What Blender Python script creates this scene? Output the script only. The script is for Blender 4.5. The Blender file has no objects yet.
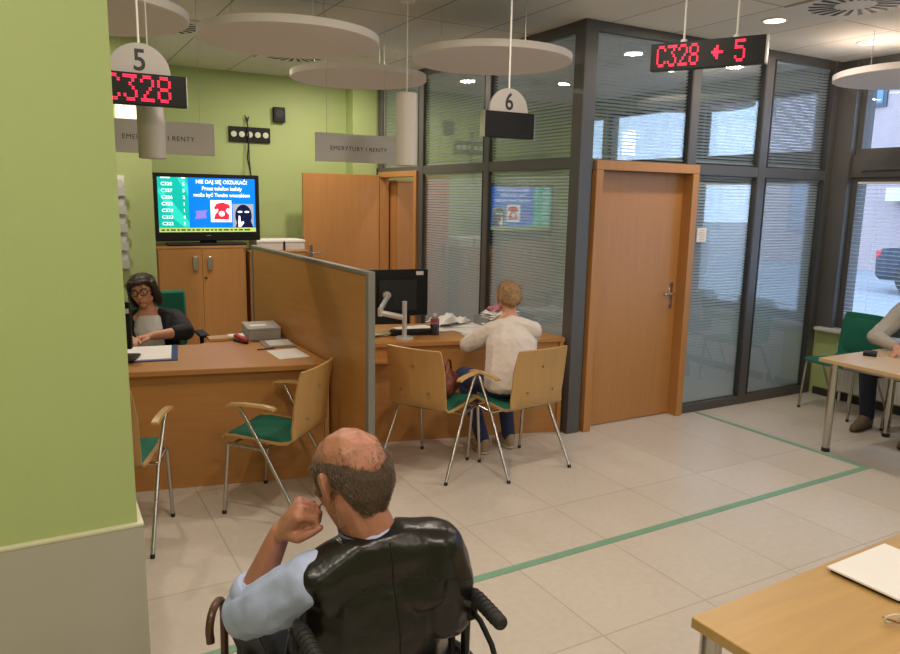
import bpy, bmesh, math, random
from mathutils import Vector, Matrix, Euler, noise
from mathutils.bvhtree import BVHTree
random.seed(7)
S = bpy.context.scene
COL = S.collection
PI = math.pi

def lin(r, g, b):
    f = lambda c: c/12.92 if c <= .04045 else ((c+.055)/1.055)**2.4
    return (f(r/255), f(g/255), f(b/255), 1)

# ------------------------------------------------------------------ camera, sky, exposure
def cam_basis(yaw, pitch, roll):
    cy, sy, cp, sp = math.cos(yaw), math.sin(yaw), math.cos(pitch), math.sin(pitch)
    f = Vector((cy*cp, sy*cp, -sp)); r = Vector((sy, -cy, 0)); u = r.cross(f)
    c, s = math.cos(roll), math.sin(roll)
    return c*r+s*u, -s*r+c*u, f
cd = bpy.data.cameras.new('camera'); cam = bpy.data.objects.new('camera', cd); COL.objects.link(cam)
r_, u_, f_ = cam_basis(math.radians(60.59), math.radians(10.0), math.radians(1.10))
cam.matrix_world = Matrix(((r_.x, u_.x, -f_.x, 0), (r_.y, u_.y, -f_.y, 0), (r_.z, u_.z, -f_.z, 1.82), (0, 0, 0, 1)))
cd.sensor_fit = 'HORIZONTAL'; cd.sensor_width = 36; cd.lens = 36*735.6/900; cd.clip_start = .05; cd.clip_end = 200
S.camera = cam
W = bpy.data.worlds.new('sky'); S.world = W; W.use_nodes = True
W.node_tree.nodes['Background'].inputs[0].default_value = (.50, .70, 1.0, 1)
W.node_tree.nodes['Background'].inputs[1].default_value = 6.0
S.view_settings.view_transform = 'Standard'; S.view_settings.look = 'None'
S.view_settings.gamma = 1; S.view_settings.use_curve_mapping = False
S.view_settings.exposure = 0.0
LAMP_W = 18.0
LAMP_COL = (1.0, .865, .73)

# ------------------------------------------------------------------ materials
MATS = {}
def M(name, col, rough=.5, metal=0, noise_amt=0, noise_scale=(8, 8, 8), bump=0, bump_scale=60, emit=None, estr=0, spec=.5, sheen=0):
    if name in MATS: return MATS[name]
    m = bpy.data.materials.new(name); m.use_nodes = True
    n = m.node_tree.nodes; l = m.node_tree.links; b = n['Principled BSDF']
    b.inputs['Base Color'].default_value = col; b.inputs['Roughness'].default_value = rough
    b.inputs['Metallic'].default_value = metal; b.inputs['Specular IOR Level'].default_value = spec
    if sheen: b.inputs['Sheen Weight'].default_value = sheen
    tc = n.new('ShaderNodeTexCoord'); mp = n.new('ShaderNodeMapping'); l.new(tc.outputs['Object'], mp.inputs[0])
    mp.inputs['Scale'].default_value = noise_scale
    nz = n.new('ShaderNodeTexNoise'); nz.inputs['Scale'].default_value = 1; nz.inputs['Detail'].default_value = 5
    l.new(mp.outputs[0], nz.inputs['Vector'])
    cr = n.new('ShaderNodeMix'); cr.data_type = 'RGBA'
    a = noise_amt
    cr.inputs[6].default_value = tuple(min(1, c*(1-a)) for c in col[:3])+(1,)
    cr.inputs[7].default_value = tuple(min(1, c*(1+a)) for c in col[:3])+(1,)
    l.new(nz.outputs[0], cr.inputs[0]); l.new(cr.outputs[2], b.inputs['Base Color'])
    if bump:
        n2 = n.new('ShaderNodeTexNoise'); n2.inputs['Scale'].default_value = bump_scale; n2.inputs['Detail'].default_value = 4
        l.new(tc.outputs['Object'], n2.inputs['Vector'])
        bp = n.new('ShaderNodeBump'); bp.inputs['Strength'].default_value = bump; bp.inputs['Distance'].default_value = .01
        l.new(n2.outputs[0], bp.inputs['Height']); l.new(bp.outputs[0], b.inputs['Normal'])
    if emit:
        b.inputs['Emission Color'].default_value = emit; b.inputs['Emission Strength'].default_value = estr
    MATS[name] = m
    return m

def glass_mat(name, r0, tint):
    m = bpy.data.materials.new(name); m.use_nodes = True
    n = m.node_tree.nodes; l = m.node_tree.links; n.clear()
    out = n.new('ShaderNodeOutputMaterial'); mix = n.new('ShaderNodeMixShader')
    tr = n.new('ShaderNodeBsdfTransparent'); tr.inputs[0].default_value = tint
    gl = n.new('ShaderNodeBsdfGlossy'); gl.inputs['Roughness'].default_value = 0.0; gl.inputs[0].default_value = (1, 1, 1, 1)
    lw = n.new('ShaderNodeLayerWeight'); lw.inputs[0].default_value = .5
    p = n.new('ShaderNodeMath'); p.operation = 'POWER'; p.inputs[1].default_value = 4.0
    l.new(lw.outputs['Facing'], p.inputs[0])
    ma = n.new('ShaderNodeMath'); ma.operation = 'MULTIPLY_ADD'; ma.inputs[1].default_value = 1-r0; ma.inputs[2].default_value = r0
    l.new(p.outputs[0], ma.inputs[0]); l.new(ma.outputs[0], mix.inputs[0])
    l.new(tr.outputs[0], mix.inputs[1]); l.new(gl.outputs[0], mix.inputs[2]); l.new(mix.outputs[0], out.inputs[0])
    MATS[name] = m
    return m

def grid_mat(name, col, line, w, h, ox, oy, gap, rough, amt, nscale, bump=0, offset=0.0, spec=.5):
    """rectangular tiles laid in the object's x/y, thin joints"""
    m = M(name, col, rough, 0, amt, nscale, spec=spec)
    n = m.node_tree.nodes; l = m.node_tree.links; b = n['Principled BSDF']
    src = b.inputs['Base Color'].links[0].from_socket
    tc = n.new('ShaderNodeTexCoord'); mp = n.new('ShaderNodeMapping'); mp.inputs['Location'].default_value = (-ox, -oy, 0)
    l.new(tc.outputs['Object'], mp.inputs[0])
    br = n.new('ShaderNodeTexBrick'); br.offset = offset; br.squash = 1; br.inputs['Scale'].default_value = 1
    br.inputs['Brick Width'].default_value = w; br.inputs['Row Height'].default_value = h
    br.inputs['Mortar Size'].default_value = gap; br.inputs['Mortar Smooth'].default_value = .1
    br.inputs['Color1'].default_value = (1, 1, 1, 1); br.inputs['Color2'].default_value = (.93, .93, .93, 1)
    br.inputs['Mortar'].default_value = line
    l.new(mp.outputs[0], br.inputs['Vector'])
    mx = n.new('ShaderNodeMix'); mx.data_type = 'RGBA'; mx.blend_type = 'MULTIPLY'; mx.inputs[0].default_value = 1
    l.new(src, mx.inputs[6]); l.new(br.outputs['Color'], mx.inputs[7]); l.new(mx.outputs[2], b.inputs['Base Color'])
    return m

GREEN = M('green_paint', (.40, .49, .20, 1), .6, 0, .05, (3, 3, 3), bump=.08, bump_scale=180)
GREYPANEL = M('grey_wainscot', (.42, .40, .34, 1), .45, 0, .05, (2, 2, 2))
CREAM = M('cream_edge', (.62, .60, .42, 1), .5)
CEIL = grid_mat('ceiling_tiles', (.68, .66, .60, 1), (.35, .35, .33, 1), .627, 1.63, .02, .17, .006, .8, .03, (2, 2, 2))
FLOOR = grid_mat('floor_tiles', (.61, .545, .47, 1), (.72, .70, .66, 1), .612, 1.17, .153, -.19, .004, .33, .10, (26, 26, 26), spec=.4)
FRAME = M('grey_aluminium', (.108, .103, .102, 1), .42, .3, .05, (2, 2, 2))
FRAME_D = M('dark_gasket', (.03, .03, .032, 1), .5)
WOOD = M('beech_laminate', (.47, .215, .062, 1), .42, 0, .16, (2.5, 2.5, 30), bump=.02, bump_scale=40)
WOODV = M('beech_veneer_door', (.44, .205, .065, 1), .40, 0, .14, (28, 28, 1.6))
WOODL = M('light_beech', (.50, .31, .115, 1), .38, 0, .14, (3, 40, 3))
PLY = M('plywood_shell', (.50, .29, .105, 1), .38, 0, .15, (28, 3, 3))
CHROME = M('chrome', (.50, .47, .44, 1), .25, 1)
STEEL = M('brushed_steel', (.52, .51, .49, 1), .35, 1, .06, (4, 4, 40))
BLACK = M('black_plastic', (.007, .007, .008, 1), .5, spec=.3)
BLACKR = M('black_rubber', (.014, .014, .014, 1), .65)
WHITE = M('white_plastic', (.78, .76, .73, 1), .45)
PAPER = M('white_paper', (.82, .80, .78, 1), .7, 0, .03, (6, 6, 6))
PAPERG = M('printed_paper', (.60, .58, .55, 1), .7, 0, .12, (60, 60, 60))
GFAB = M('green_upholstery', (.008, .135, .085, 1), .9, 0, .2, (180, 180, 180), bump=.2, bump_scale=400)
SLAT = M('blind_slat', (.58, .66, .75, 1), .42, 0)
SLATW = M('white_blind_slat', (.75, .76, .78, 1), .5)
DISC = M('acoustic_white', (.76, .70, .68, 1), .9, 0, .03, (40, 40, 40), bump=.1, bump_scale=300)
PLATE = M('grey_sign_plate', (.50, .47, .44, 1), .5)
TXT = M('dark_lettering', (.02, .02, .02, 1), .6)
LED = M('red_led', (.3, .0, .01, 1), .5, emit=(1, .02, .07, 1), estr=2.6)
LAMPG = M('frosted_lamp', (.8, .78, .74, 1), .4, emit=(1, .93, .82, 1), estr=9)
SHADE = M('opal_glass_unlit', (.64, .59, .55, 1), .35, 0, .03, (6, 6, 6))
SHADEL = M('opal_glass_lit', (.8, .78, .72, 1), .35, emit=(1, .93, .78, 1), estr=3.2)
GLASS = glass_mat('clear_double_glazing', .085, (.86, .88, .88, 1))
GLASSW = glass_mat('window_glass', .05, (.95, .97, .98, 1))
SKIN = M('skin', (.56, .27, .165, 1), .5, 0, .10, (30, 30, 30), bump=.06, bump_scale=150)
SKINR = M('skin_tanned', (.42, .18, .112, 1), .45, 0, .2, (26, 26, 26), bump=.15, bump_scale=90)

# ------------------------------------------------------------------ object helpers
def rooted(parent):
    while parent is not None and parent.parent is not None: parent = parent.parent
    return parent
def link(name, me, mat=None, parent=None, smooth=None):
    """a mesh given in world coordinates; stored in its thing's local frame"""
    if parent is not None:
        me.transform(rooted(parent).matrix_basis.inverted())
    if mat is not None and not me.materials: me.materials.append(mat)
    o = bpy.data.objects.new(name, me); COL.objects.link(o); o.parent = parent
    return o
def obj(name, bm, mat=None, parent=None, smooth=True, angle=40):
    bmesh.ops.recalc_face_normals(bm, faces=bm.faces)
    a = math.radians(angle)
    for f in bm.faces: f.smooth = smooth
    if smooth:
        for e in bm.edges:
            if len(e.link_faces) == 2 and e.calc_face_angle(0) > a: e.smooth = False
    me = bpy.data.meshes.new(name); bm.to_mesh(me); bm.free()
    return link(name, me, mat, parent)
def tag(o, label, cat, group=None, kind=None):
    o['label'] = label; o['category'] = cat
    if group: o['group'] = group
    if kind: o['kind'] = kind
    return o
def thing(name, label, cat, loc=(0, 0, 0), rz=0, group=None):
    o = bpy.data.objects.new(name, None); COL.objects.link(o)
    o.empty_display_size = .1
    o.matrix_basis = Matrix.Translation(loc) @ Matrix.Rotation(rz, 4, 'Z')
    return tag(o, label, cat, group)
def struct(name, bm, mat, parent=None, smooth=False):
    o = obj(name, bm, mat, parent, smooth); 
    if parent is None: o['kind'] = 'structure'
    return o
def copy_thing(src, name, loc, rz, label, group=None):
    r = src.copy(); COL.objects.link(r); r.name = name
    r.matrix_basis = Matrix.Translation(loc) @ Matrix.Rotation(rz, 4, 'Z'); r['label'] = label
    if group: r['group'] = group
    for ch in list(src.children):
        c = ch.copy(); COL.objects.link(c); c.parent = r
        for g in ch.children:
            d = g.copy(); COL.objects.link(d); d.parent = c
    return r

def nb(): return bmesh.new()
def box(bm, c, s, rz=0, bev=0, mat=None, seg=1):
    """box at centre c with full size s, optional turn about z or full matrix"""
    t = bmesh.new(); bmesh.ops.create_cube(t, size=1)
    bmesh.ops.scale(t, vec=s, verts=t.verts)
    if bev: bmesh.ops.bevel(t, geom=t.edges[:], offset=bev, segments=seg, affect='EDGES', profile=.6)
    m = (mat if mat is not None else Matrix.Rotation(rz, 4, 'Z'))
    bmesh.ops.transform(t, matrix=Matrix.Translation(c) @ m, verts=t.verts)
    merge(bm, t)
def bx(bm, x0, x1, y0, y1, z0, z1, bev=0): box(bm, ((x0+x1)/2, (y0+y1)/2, (z0+z1)/2), (abs(x1-x0), abs(y1-y0), abs(z1-z0)), 0, bev)
def merge(bm, t):
    me = bpy.data.meshes.new('t'); t.to_mesh(me); t.free(); bm.from_mesh(me); bpy.data.meshes.remove(me)
def tube(bm, pts, r, n=10, cap=True, radii=None, flat=1.0):
    pts = [Vector(p) for p in pts]; rings = []
    prev = None
    for i, p in enumerate(pts):
        if i == 0: d = pts[1]-p
        elif i == len(pts)-1: d = p-pts[i-1]
        else: d = (pts[i+1]-p).normalized()+(p-pts[i-1]).normalized()
        d.normalize()
        if prev is None:
            a = Vector((0, 0, 1)) if abs(d.z) < .9 else Vector((1, 0, 0))
            x = d.cross(a).normalized()
        else:
            x = (prev-d*prev.dot(d)).normalized()
        prev = x; y = d.cross(x); rr = radii[i] if radii else r
        rings.append([bm.verts.new(p+x*rr*math.cos(2*PI*k/n)+y*rr*flat*math.sin(2*PI*k/n)) for k in range(n)])
    for a, b in zip(rings, rings[1:]):
        for k in range(n): bm.faces.new((a[k], a[(k+1) % n], b[(k+1) % n], b[k]))
    if cap:
        bm.faces.new(rings[0][::-1]); bm.faces.new(rings[-1])
def lathe(bm, prof, c, n=32, axis=None):
    """profile of (radius, z) turned about z at c"""
    c = Vector(c); rings = []
    for r, z in prof:
        if r < 1e-6: rings.append([bm.verts.new(c+Vector((0, 0, z)))])
        else: rings.append([bm.verts.new(c+Vector((r*math.cos(2*PI*k/n), r*math.sin(2*PI*k/n), z))) for k in range(n)])
    for a, b in zip(rings, rings[1:]):
        for k in range(n):
            k2 = (k+1) % n
            v = [a[k % len(a)], a[k2 % len(a)], b[k2 % len(b)], b[k % len(b)]]
            u = []
            for q in v:
                if q not in u: u.append(q)
            if len(u) > 2: bm.faces.new(u)
    if len(rings[0]) > 1: bm.faces.new(rings[0][::-1])
    if len(rings[-1]) > 1: bm.faces.new(rings[-1])
def prism(bm, poly, z0, z1, bev=0):
    t = bmesh.new()
    a = [t.verts.new((x, y, z0)) for x, y in poly]; b = [t.verts.new((x, y, z1)) for x, y in poly]
    n = len(poly)
    t.faces.new(a[::-1]); t.faces.new(b)
    for i in range(n): t.faces.new((a[i], a[(i+1) % n], b[(i+1) % n], b[i]))
    bmesh.ops.recalc_face_normals(t, faces=t.faces)
    if bev: bmesh.ops.bevel(t, geom=t.edges[:], offset=bev, segments=1, affect='EDGES')
    merge(bm, t)
def frame3(origin, right, up):
    right = Vector(right).normalized(); up = Vector(up).normalized(); n = right.cross(up).normalized(); up = n.cross(right)
    m = Matrix((right, up, n)).transposed().to_4x4(); m.translation = Vector(origin); return m
def plate(bm, fr, x0, x1, y0, y1, z0, z1, bev=0):
    t = bmesh.new(); bx(t, x0, x1, y0, y1, z0, z1, bev)
    bmesh.ops.transform(t, matrix=fr, verts=t.verts); merge(bm, t)
def outline(bm, fr, pts, z0, z1):
    t = bmesh.new(); prism(t, pts, z0, z1); bmesh.ops.transform(t, matrix=fr, verts=t.verts); merge(bm, t)
def text(name, body, size, fr, mat, parent, align='CENTER', depth=.0006, bold=0, sx=1, space=1.0):
    cu = bpy.data.curves.new('t', 'FONT'); cu.body = body; cu.size = size; cu.align_x = align; cu.align_y = 'CENTER'
    cu.extrude = depth; cu.offset = bold; cu.space_character = space; cu.resolution_u = 4
    o = bpy.data.objects.new('t', cu); COL.objects.link(o)
    dg = bpy.context.evaluated_depsgraph_get(); me = bpy.data.meshes.new_from_object(o.evaluated_get(dg))
    bpy.data.objects.remove(o); bpy.data.curves.remove(cu)
    me.transform(fr @ Matrix.Diagonal((sx, 1, 1, 1))); me.name = name
    me.materials.clear()
    return link(name, me, mat, parent)

# organic shapes: hulls of balls, fused by a voxel remesh into one surface
def ball(c, r):
    t = bmesh.new(); bmesh.ops.create_icosphere(t, subdivisions=2, radius=1)
    r = (r, r, r) if isinstance(r, (int, float)) else r
    v = [Vector((p.co.x*r[0], p.co.y*r[1], p.co.z*r[2]))+Vector(c) for p in t.verts]; t.free(); return v
def hull(bm, *balls, mat=None):
    t = bmesh.new()
    for b in balls:
        rot = b[2] if len(b) > 2 else None
        for v in (ball((0, 0, 0), b[1])):
            p = (rot @ v if rot is not None else v)+Vector(b[0])
            t.verts.new(mat @ p if mat is not None else p)
    r = bmesh.ops.convex_hull(t, input=t.verts)
    g = list({x for x in r['geom_interior']+r['geom_unused'] if isinstance(x, bmesh.types.BMVert)})
    bmesh.ops.delete(t, geom=g, context='VERTS'); merge(bm, t)
def chain(bm, *balls):
    for a, b in zip(balls, balls[1:]): hull(bm, a, b)
def blob(name, bm, mat, parent, voxel=.006, smooth=5, disp=None):
    me = bpy.data.meshes.new('t'); bm.to_mesh(me); bm.free()
    o = bpy.data.objects.new('t', me); COL.objects.link(o)
    m = o.modifiers.new('r', 'REMESH'); m.mode = 'VOXEL'; m.voxel_size = voxel
    if smooth:
        s = o.modifiers.new('s', 'SMOOTH'); s.iterations = smooth; s.factor = .5
    dg = bpy.context.evaluated_depsgraph_get(); me2 = bpy.data.meshes.new_from_object(o.evaluated_get(dg)); me2.name = name
    bpy.data.objects.remove(o); bpy.data.meshes.remove(me)
    if disp:
        b2 = bmesh.new(); b2.from_mesh(me2); b2.normal_update()
        for v in b2.verts: v.co += v.normal*disp(v.co)
        b2.to_mesh(me2); b2.free()
    for p in me2.polygons: p.use_smooth = True
    me2.materials.clear()
    return link(name, me2, mat, parent)

# ------------------------------------------------------------------ the setting
HC = 3.10; GX = 3.58; GY = 4.42; WX = 6.55; BY = 8.30; X0 = -2.6; Y0 = -2.6
bm = nb(); bx(bm, X0-.2, WX+.3, Y0-.2, BY+.3, -.12, 0); struct('floor', bm, FLOOR)
bm = nb(); bx(bm, X0-.2, WX+.3, Y0-.2, BY+.3, HC, HC+.12); struct('ceiling', bm, CEIL)
bm = nb(); bx(bm, X0, WX+.3, BY, BY+.2, 0, HC); bx(bm, 3.24, 3.53, BY-.22, BY, 0, HC); struct('wall_back', bm, GREEN)
bm = nb(); bx(bm, X0, .93, 7.0, BY, 0, HC); struct('wall_back_left', bm, GREEN)
bm = nb(); bx(bm, X0-.2, X0, Y0, BY, 0, HC); struct('wall_left', bm, GREEN)
bm = nb(); bx(bm, X0-.2, WX+.3, Y0-.2, Y0, 0, HC); struct('wall_front', bm, GREEN)
bm = nb(); bx(bm, -1.0, .185, 2.0, 2.45, 0, HC); wn = struct('wall_near_left', bm, GREEN)
bm = nb(); bx(bm, -1.0, .198, 1.988, 2.462, 0, .945); struct('wainscot', bm, GREYPANEL, wn)
bm = nb(); bx(bm, -1.0, .200, 1.986, 2.464, .945, .955, .002); struct('wainscot_cap', bm, CREAM, wn)
# window wall on the right: parapet, header, piers; glazing modules between
mods = [(2.72, 4.22), (1.18, 2.68), (-.36, 1.14)]; mods2 = [(4.62, 6.0), (6.2, 7.6)]
bm = nb(); bx(bm, WX, WX+.3, Y0, BY, 0, .64); bx(bm, WX, WX+.3, Y0, BY, 2.92, HC)
bx(bm, WX, WX+.3, Y0, -.36, .64, 2.92); bx(bm, WX, WX+.3, 7.6, BY, .64, 2.92)
struct('wall_right', bm, GREEN)
bm = nb()
bx(bm, WX-.02, WX+.28, 4.22, 4.62, .64, HC)
bx(bm, WX+.02, WX+.25, 2.68, 2.72, .64, 2.92); bx(bm, WX+.02, WX+.25, 1.14, 1.18, .64, 2.92); bx(bm, WX+.02, WX+.25, 6.0, 6.2, .64, 2.92)
bx(bm, WX-.012, WX, -.36, 4.35, 2.90, HC)
struct('trim_1', bm, FRAME)
k = 1
for (a, b) in mods+mods2:
    bm = nb(); fx0, fx1 = WX+.06, WX+.14
    for z0, z1 in ((.70, 2.07), (2.27, 2.92)):
        bx(bm, fx0, fx1, a, a+.05, z0, z1); bx(bm, fx0, fx1, b-.05, b, z0, z1)
        bx(bm, fx0, fx1, a+.0502, b-.0502, z0, z0+.055); bx(bm, fx0, fx1, a+.0502, b-.0502, z1-.05, z1)
    bx(bm, fx0-.03, fx1, a, b, 2.07, 2.27); bx(bm, fx0-.06, fx0-.03, a+.1, b-.1, 2.13, 2.20); bx(bm, fx0, fx1, a, b, .64, .70)
    w = struct('window_%d' % k, bm, FRAME); k += 1
    bm = nb(); bx(bm, WX+.098, WX+.104, a+.05, b-.05, .755, 2.02); bx(bm, WX+.098, WX+.104, a+.05, b-.05, 2.325, 2.87)
    struct('pane', bm, GLASSW, w)
bm = nb(); bx(bm, WX-.10, WX+.06, -.36, 4.35, .635, .668, .006); struct('window_sill', bm, M('stone_sill', (.55, .53, .51, 1), .4, 0, .06, (20, 20, 20)))
bpy.data.objects['window_sill'].name = 'trim_2'
bm = nb(); bx(bm, WX-.015, WX, Y0, 4.35, 0, .07); struct('baseboard_right', bm, FRAME_D)
bm = nb(); bx(bm, .93, 3.5, BY-.015, BY, 0, .07); struct('baseboard_back', bm, FRAME_D)

# glazed partition: mullions then panes
def mull(x0, x1, y0, y1, z0, z1):
    bx(PB, x0, x1, y0, y1, z0, z1, .003)
T = .035
PB = nb()
# run along x (faces the waiting room)
mull(GX-T, GX+.085, GY-T, GY+.085, 0, HC)                       # corner post
mull(4.655, 4.745, GY-T, GY+T, 2.115, HC)                       # over the door
mull(5.515, 5.61, GY-T, GY+T, 0, HC)
mull(6.43, WX-.02, GY-T, GY+T, 0, HC)
mull(GX+.08, 6.45, GY-T+.004, GY+T-.004, HC-.07, HC)
mull(GX+.08, 6.45, GY-T+.004, GY+T-.004, 2.04, 2.125)
mull(4.77, 6.45, GY-T+.004, GY+T-.004, 0, .08)
struct('trim_3', PB, FRAME)
PB = nb()
mull(GX-T, GX+T, 5.655, 5.735, 0, HC); mull(GX-T, GX+T, 6.93, 7.03, 0, HC); mull(GX-T, GX+T, 7.97, 8.07, 0, HC)
mull(GX-T+.004, GX+T-.004, GY+.06, BY, HC-.07, HC); mull(GX-T+.004, GX+T-.004, GY+.06, BY, 2.05, 2.135)
mull(GX-T+.004, GX+T-.004, GY+.06, 7.0, 0, .08)
struct('trim_4', PB, FRAME)
PB = nb()                                                        # dark gaskets beside the mullions
for x in (5.50, 5.622, 6.422): bx(PB, x-.006, x+.006, GY-T-.002, GY+T, .08, 2.04); bx(PB, x-.006, x+.006, GY-T-.002, GY+T, 2.125, HC-.07)
for x in (4.645,): bx(PB, x-.006, x+.006, GY-T-.002, GY+T, 2.125, HC-.07)
for y in (5.645, 5.745, 6.92, 7.04): bx(PB, GX-T-.002, GX+T, y-.006, y+.006, .08, 2.05); bx(PB, GX-T-.002, GX+T, y-.006, y+.006, 2.135, HC-.07)
struct('trim_5', PB, FRAME_D)
def pane_x(x0, x1, z0, z1):
    global k
    bm = nb(); bx(bm, x0, x1, GY-.012, GY-.006, z0, z1); struct('window_%d' % k, bm, GLASS); k += 1
def pane_y(y0, y1, z0, z1, turn=0):
    global k
    bm = nb(); box(bm, (GX-.009, (y0+y1)/2, (z0+z1)/2), (.006, y1-y0, z1-z0), turn); struct('window_%d' % k, bm, GLASS); k += 1
XB = [(3.665, 4.655), (4.745, 5.515), (5.61, 6.43)]; YB = [(4.505, 5.655), (5.735, 6.93), (7.03, 7.97)]
for i, (a, b) in enumerate(XB):
    pane_x(a, b, 2.125, HC-.07)
    if i: pane_x(a, b, .08, 2.04)
for i, (a, b) in enumerate(YB):
    pane_y(a, b, 2.135, HC-.07, .022)
    if i < 2: pane_y(a, b, .08, 2.05, .022)

# closed door in the partition, with deep casing
def door_frame(bm, w0, w1, ztop, d0, d1, axis, cas=.085):
    """casing and jambs of an opening w0..w1, depth d0..d1"""
    def b(a0, a1, c0, c1, z0, z1):
        if axis == 'x': bx(bm, a0, a1, c0, c1, z0, z1, .003)
        else: bx(bm, c0, c1, a0, a1, z0, z1, .003)
    b(w0, w0+cas, d0, d1, 0, ztop-cas-.0005); b(w1-cas, w1, d0, d1, 0, ztop-cas-.0005); b(w0, w1, d0, d1, ztop-cas, ztop)
bm = nb(); door_frame(bm, 3.69, 4.775, 2.115, GY-.06, GY+.10, 'x', .07)
d = struct('door_1', bm, WOODV)
bm = nb(); bx(bm, 3.757, 4.708, GY+.045, GY+.085, .008, 2.047, .002); struct('leaf', bm, WOODV, d)
def lever(bm, c, right, up, out, L=.12):
    c = Vector(c); right = Vector(right); up = Vector(up); out = Vector(out)
    fr = frame3(c, right, up) if right.cross(up).dot(out) > 0 else frame3(c, -right, up)
    plate(bm, fr, -.02, .02, -.13, .09, 0, .006, .002)
    tube(bm, [c+out*.004, c+out*.045], .009); tube(bm, [c+out*.045, c+out*.05+right*L*.3, c+out*.048+right*L], .009)
    tube(bm, [c-up*.08+out*.002, c-up*.08+out*.012], .011)
bm = nb(); lever(bm, (4.645, GY+.045, 1.06), (-1, 0, 0), (0, 0, 1), (0, -1, 0)); struct('door_handle', bm, CHROME, d, True)
# open door at the back of the partition
bm = nb(); door_frame(bm, 7.03, 8.02, 2.09, GX-.06, GX+.06, 'y', .06)
d = struct('door_2', bm, WOODV)
bm = nb(); bx(bm, 2.60, 3.51, 7.955, 7.995, .01, 2.055, .002); struct('leaf', bm, WOODV, d)
bm = nb(); lever(bm, (2.68, 7.955, 1.18), (1, 0, 0), (0, 0, 1), (0, -1, 0)); struct('door_handle', bm, CHROME, d, True)

# floor marking tape
bm = nb(); TZ = .0025
prism(bm, [(-2.5, 2.70), (5.02, 2.83), (5.02, 2.88), (-2.5, 2.75)], 0, TZ); prism(bm, [(4.97, 2.88), (5.02, 2.88), (4.985, 4.38), (4.94, 4.38)], 0, TZ)
o = obj('floor_tape', bm, M('green_floor_tape', (.19, .36, .25, 1), .55, 0, .15, (8, 8, 8)), None, False)
tag(o, 'green adhesive tape line marking a corner on the beige tiled floor', 'floor tape')

# ------------------------------------------------------------------ lamps
def downlight(x, y, lit_label, room, power):
    t = thing('recessed_downlight', lit_label, 'ceiling light', (x, y, HC), 0, room)
    bm = nb(); lathe(bm, [(.095, 0), (.095, -.006), (.072, -.008), (.070, 0)], (x, y, HC-.0005), 28); obj('rim', bm, WHITE, t)
    bm = nb(); lathe(bm, [(0, -.004), (.070, -.004), (.070, -.001), (0, -.001)], (x, y, HC-.0005), 28); obj('diffuser', bm, LAMPG, t)
    ld = bpy.data.lights.new('lamp', 'AREA'); ld.shape = 'DISK'; ld.size = .15; ld.energy = power; ld.color = LAMP_COL
    lo = bpy.data.objects.new('lamp', ld); COL.objects.link(lo); lo.parent = t; lo.location = (0, 0, -.016)
G1 = 'recessed downlights over the waiting room'
downlight(4.68, 3.70, 'round recessed downlight in the ceiling just right of the long red queue display', G1, LAMP_W)
downlight(5.90, 3.76, 'round recessed downlight in the ceiling above the rightmost hanging disc', G1, LAMP_W*.55)
for x, y in ((.7, 2.9), (2.3, 2.9), (.8, .3), (2.8, .3), (4.8, 1.2), (4.7, -1.2), (-.5, .95), (-.9, -1.4), (1.2, -1.4)):  # unseen downlights, added to brighten the room and the green pillar
    downlight(x, y, 'unseen recessed downlight added to the ceiling to light the waiting room', G1, LAMP_W)
G2 = 'recessed downlights over the service desks'
for x, y in ((.35, 6.1), (1.8, 6.75), (2.8, 7.3)):
    downlight(x, y, 'recessed downlight hidden above the hanging discs near the back wall', G2, LAMP_W*1.25)
G3 = 'recessed downlights behind the glass'
for x, y, n in ((4.3, 5.6, 'front left'), (5.6, 5.6, 'front right'), (4.3, 7.3, 'rear left')):
    downlight(x, y, 'recessed downlight at the %s of the office ceiling behind the glass' % n, G3, LAMP_W*.55)

# hanging acoustic discs
def disc(x, y, label):
    t = thing('acoustic_disc', label, 'ceiling panel', (x, y, 2.765), 0, 'round acoustic discs hanging from the ceiling')
    bm = nb(); lathe(bm, [(.556, -.003), (.56, .0), (.56, .042), (.556, .045)], (x, y, 2.765), 72); obj('panel', bm, DISC, t, True, 30)
    for a in (.6, 2.7, 4.8):
        p = (x+.36*math.cos(a), y+.36*math.sin(a)); bm = nb(); tube(bm, [(*p, 2.806), (*p, HC)], .0022, 6); obj('wire', bm, STEEL, t)
disc(.30, 4.70, 'white round hanging disc at the top left, cut off by the photo edge')
disc(1.485, 4.76, 'large white round hanging disc second from the left, over the left desk')
disc(2.43, 5.93, 'white round hanging disc farthest back, in front of the glass partition end')
disc(2.89, 4.60, 'white round hanging disc above the sign with number 6')
disc(5.86, 3.34, 'white round hanging disc at the far right beside the window')

# square swirl air diffusers in the ceiling
def vent(cx, cy, label):
    s = .30; t = thing('swirl_air_vent', label, 'air vent', (cx, cy, HC), 0, 'square swirl vents in the ceiling')
    bm = nb(); bx(bm, cx-s, cx+s, cy-s, cy+s, HC-.012, HC-.0005, .002); obj('plate', bm, M('vent_white', (.62, .61, .57, 1), .5), t, False)
    for k_ in range(20):
        a = 2*PI*k_/20; bm = nb()
        fr = Matrix.Translation((cx, cy, HC-.0145)) @ Matrix.Rotation(a, 4, 'Z')
        outline(bm, fr, [(.12, .018), (.13, .0), (.27, .022), (.275, .055)], 0, .003); obj('slot', bm, BLACK, t, False)
vent(4.715, 3.125, 'square swirl vent in the ceiling at the top right corner')
vent(.965, 6.37, 'square swirl vent in the ceiling above the sign with number 5')
vent(2.22, 7.0, 'square swirl vent in the ceiling partly hidden between two hanging discs')

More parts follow.
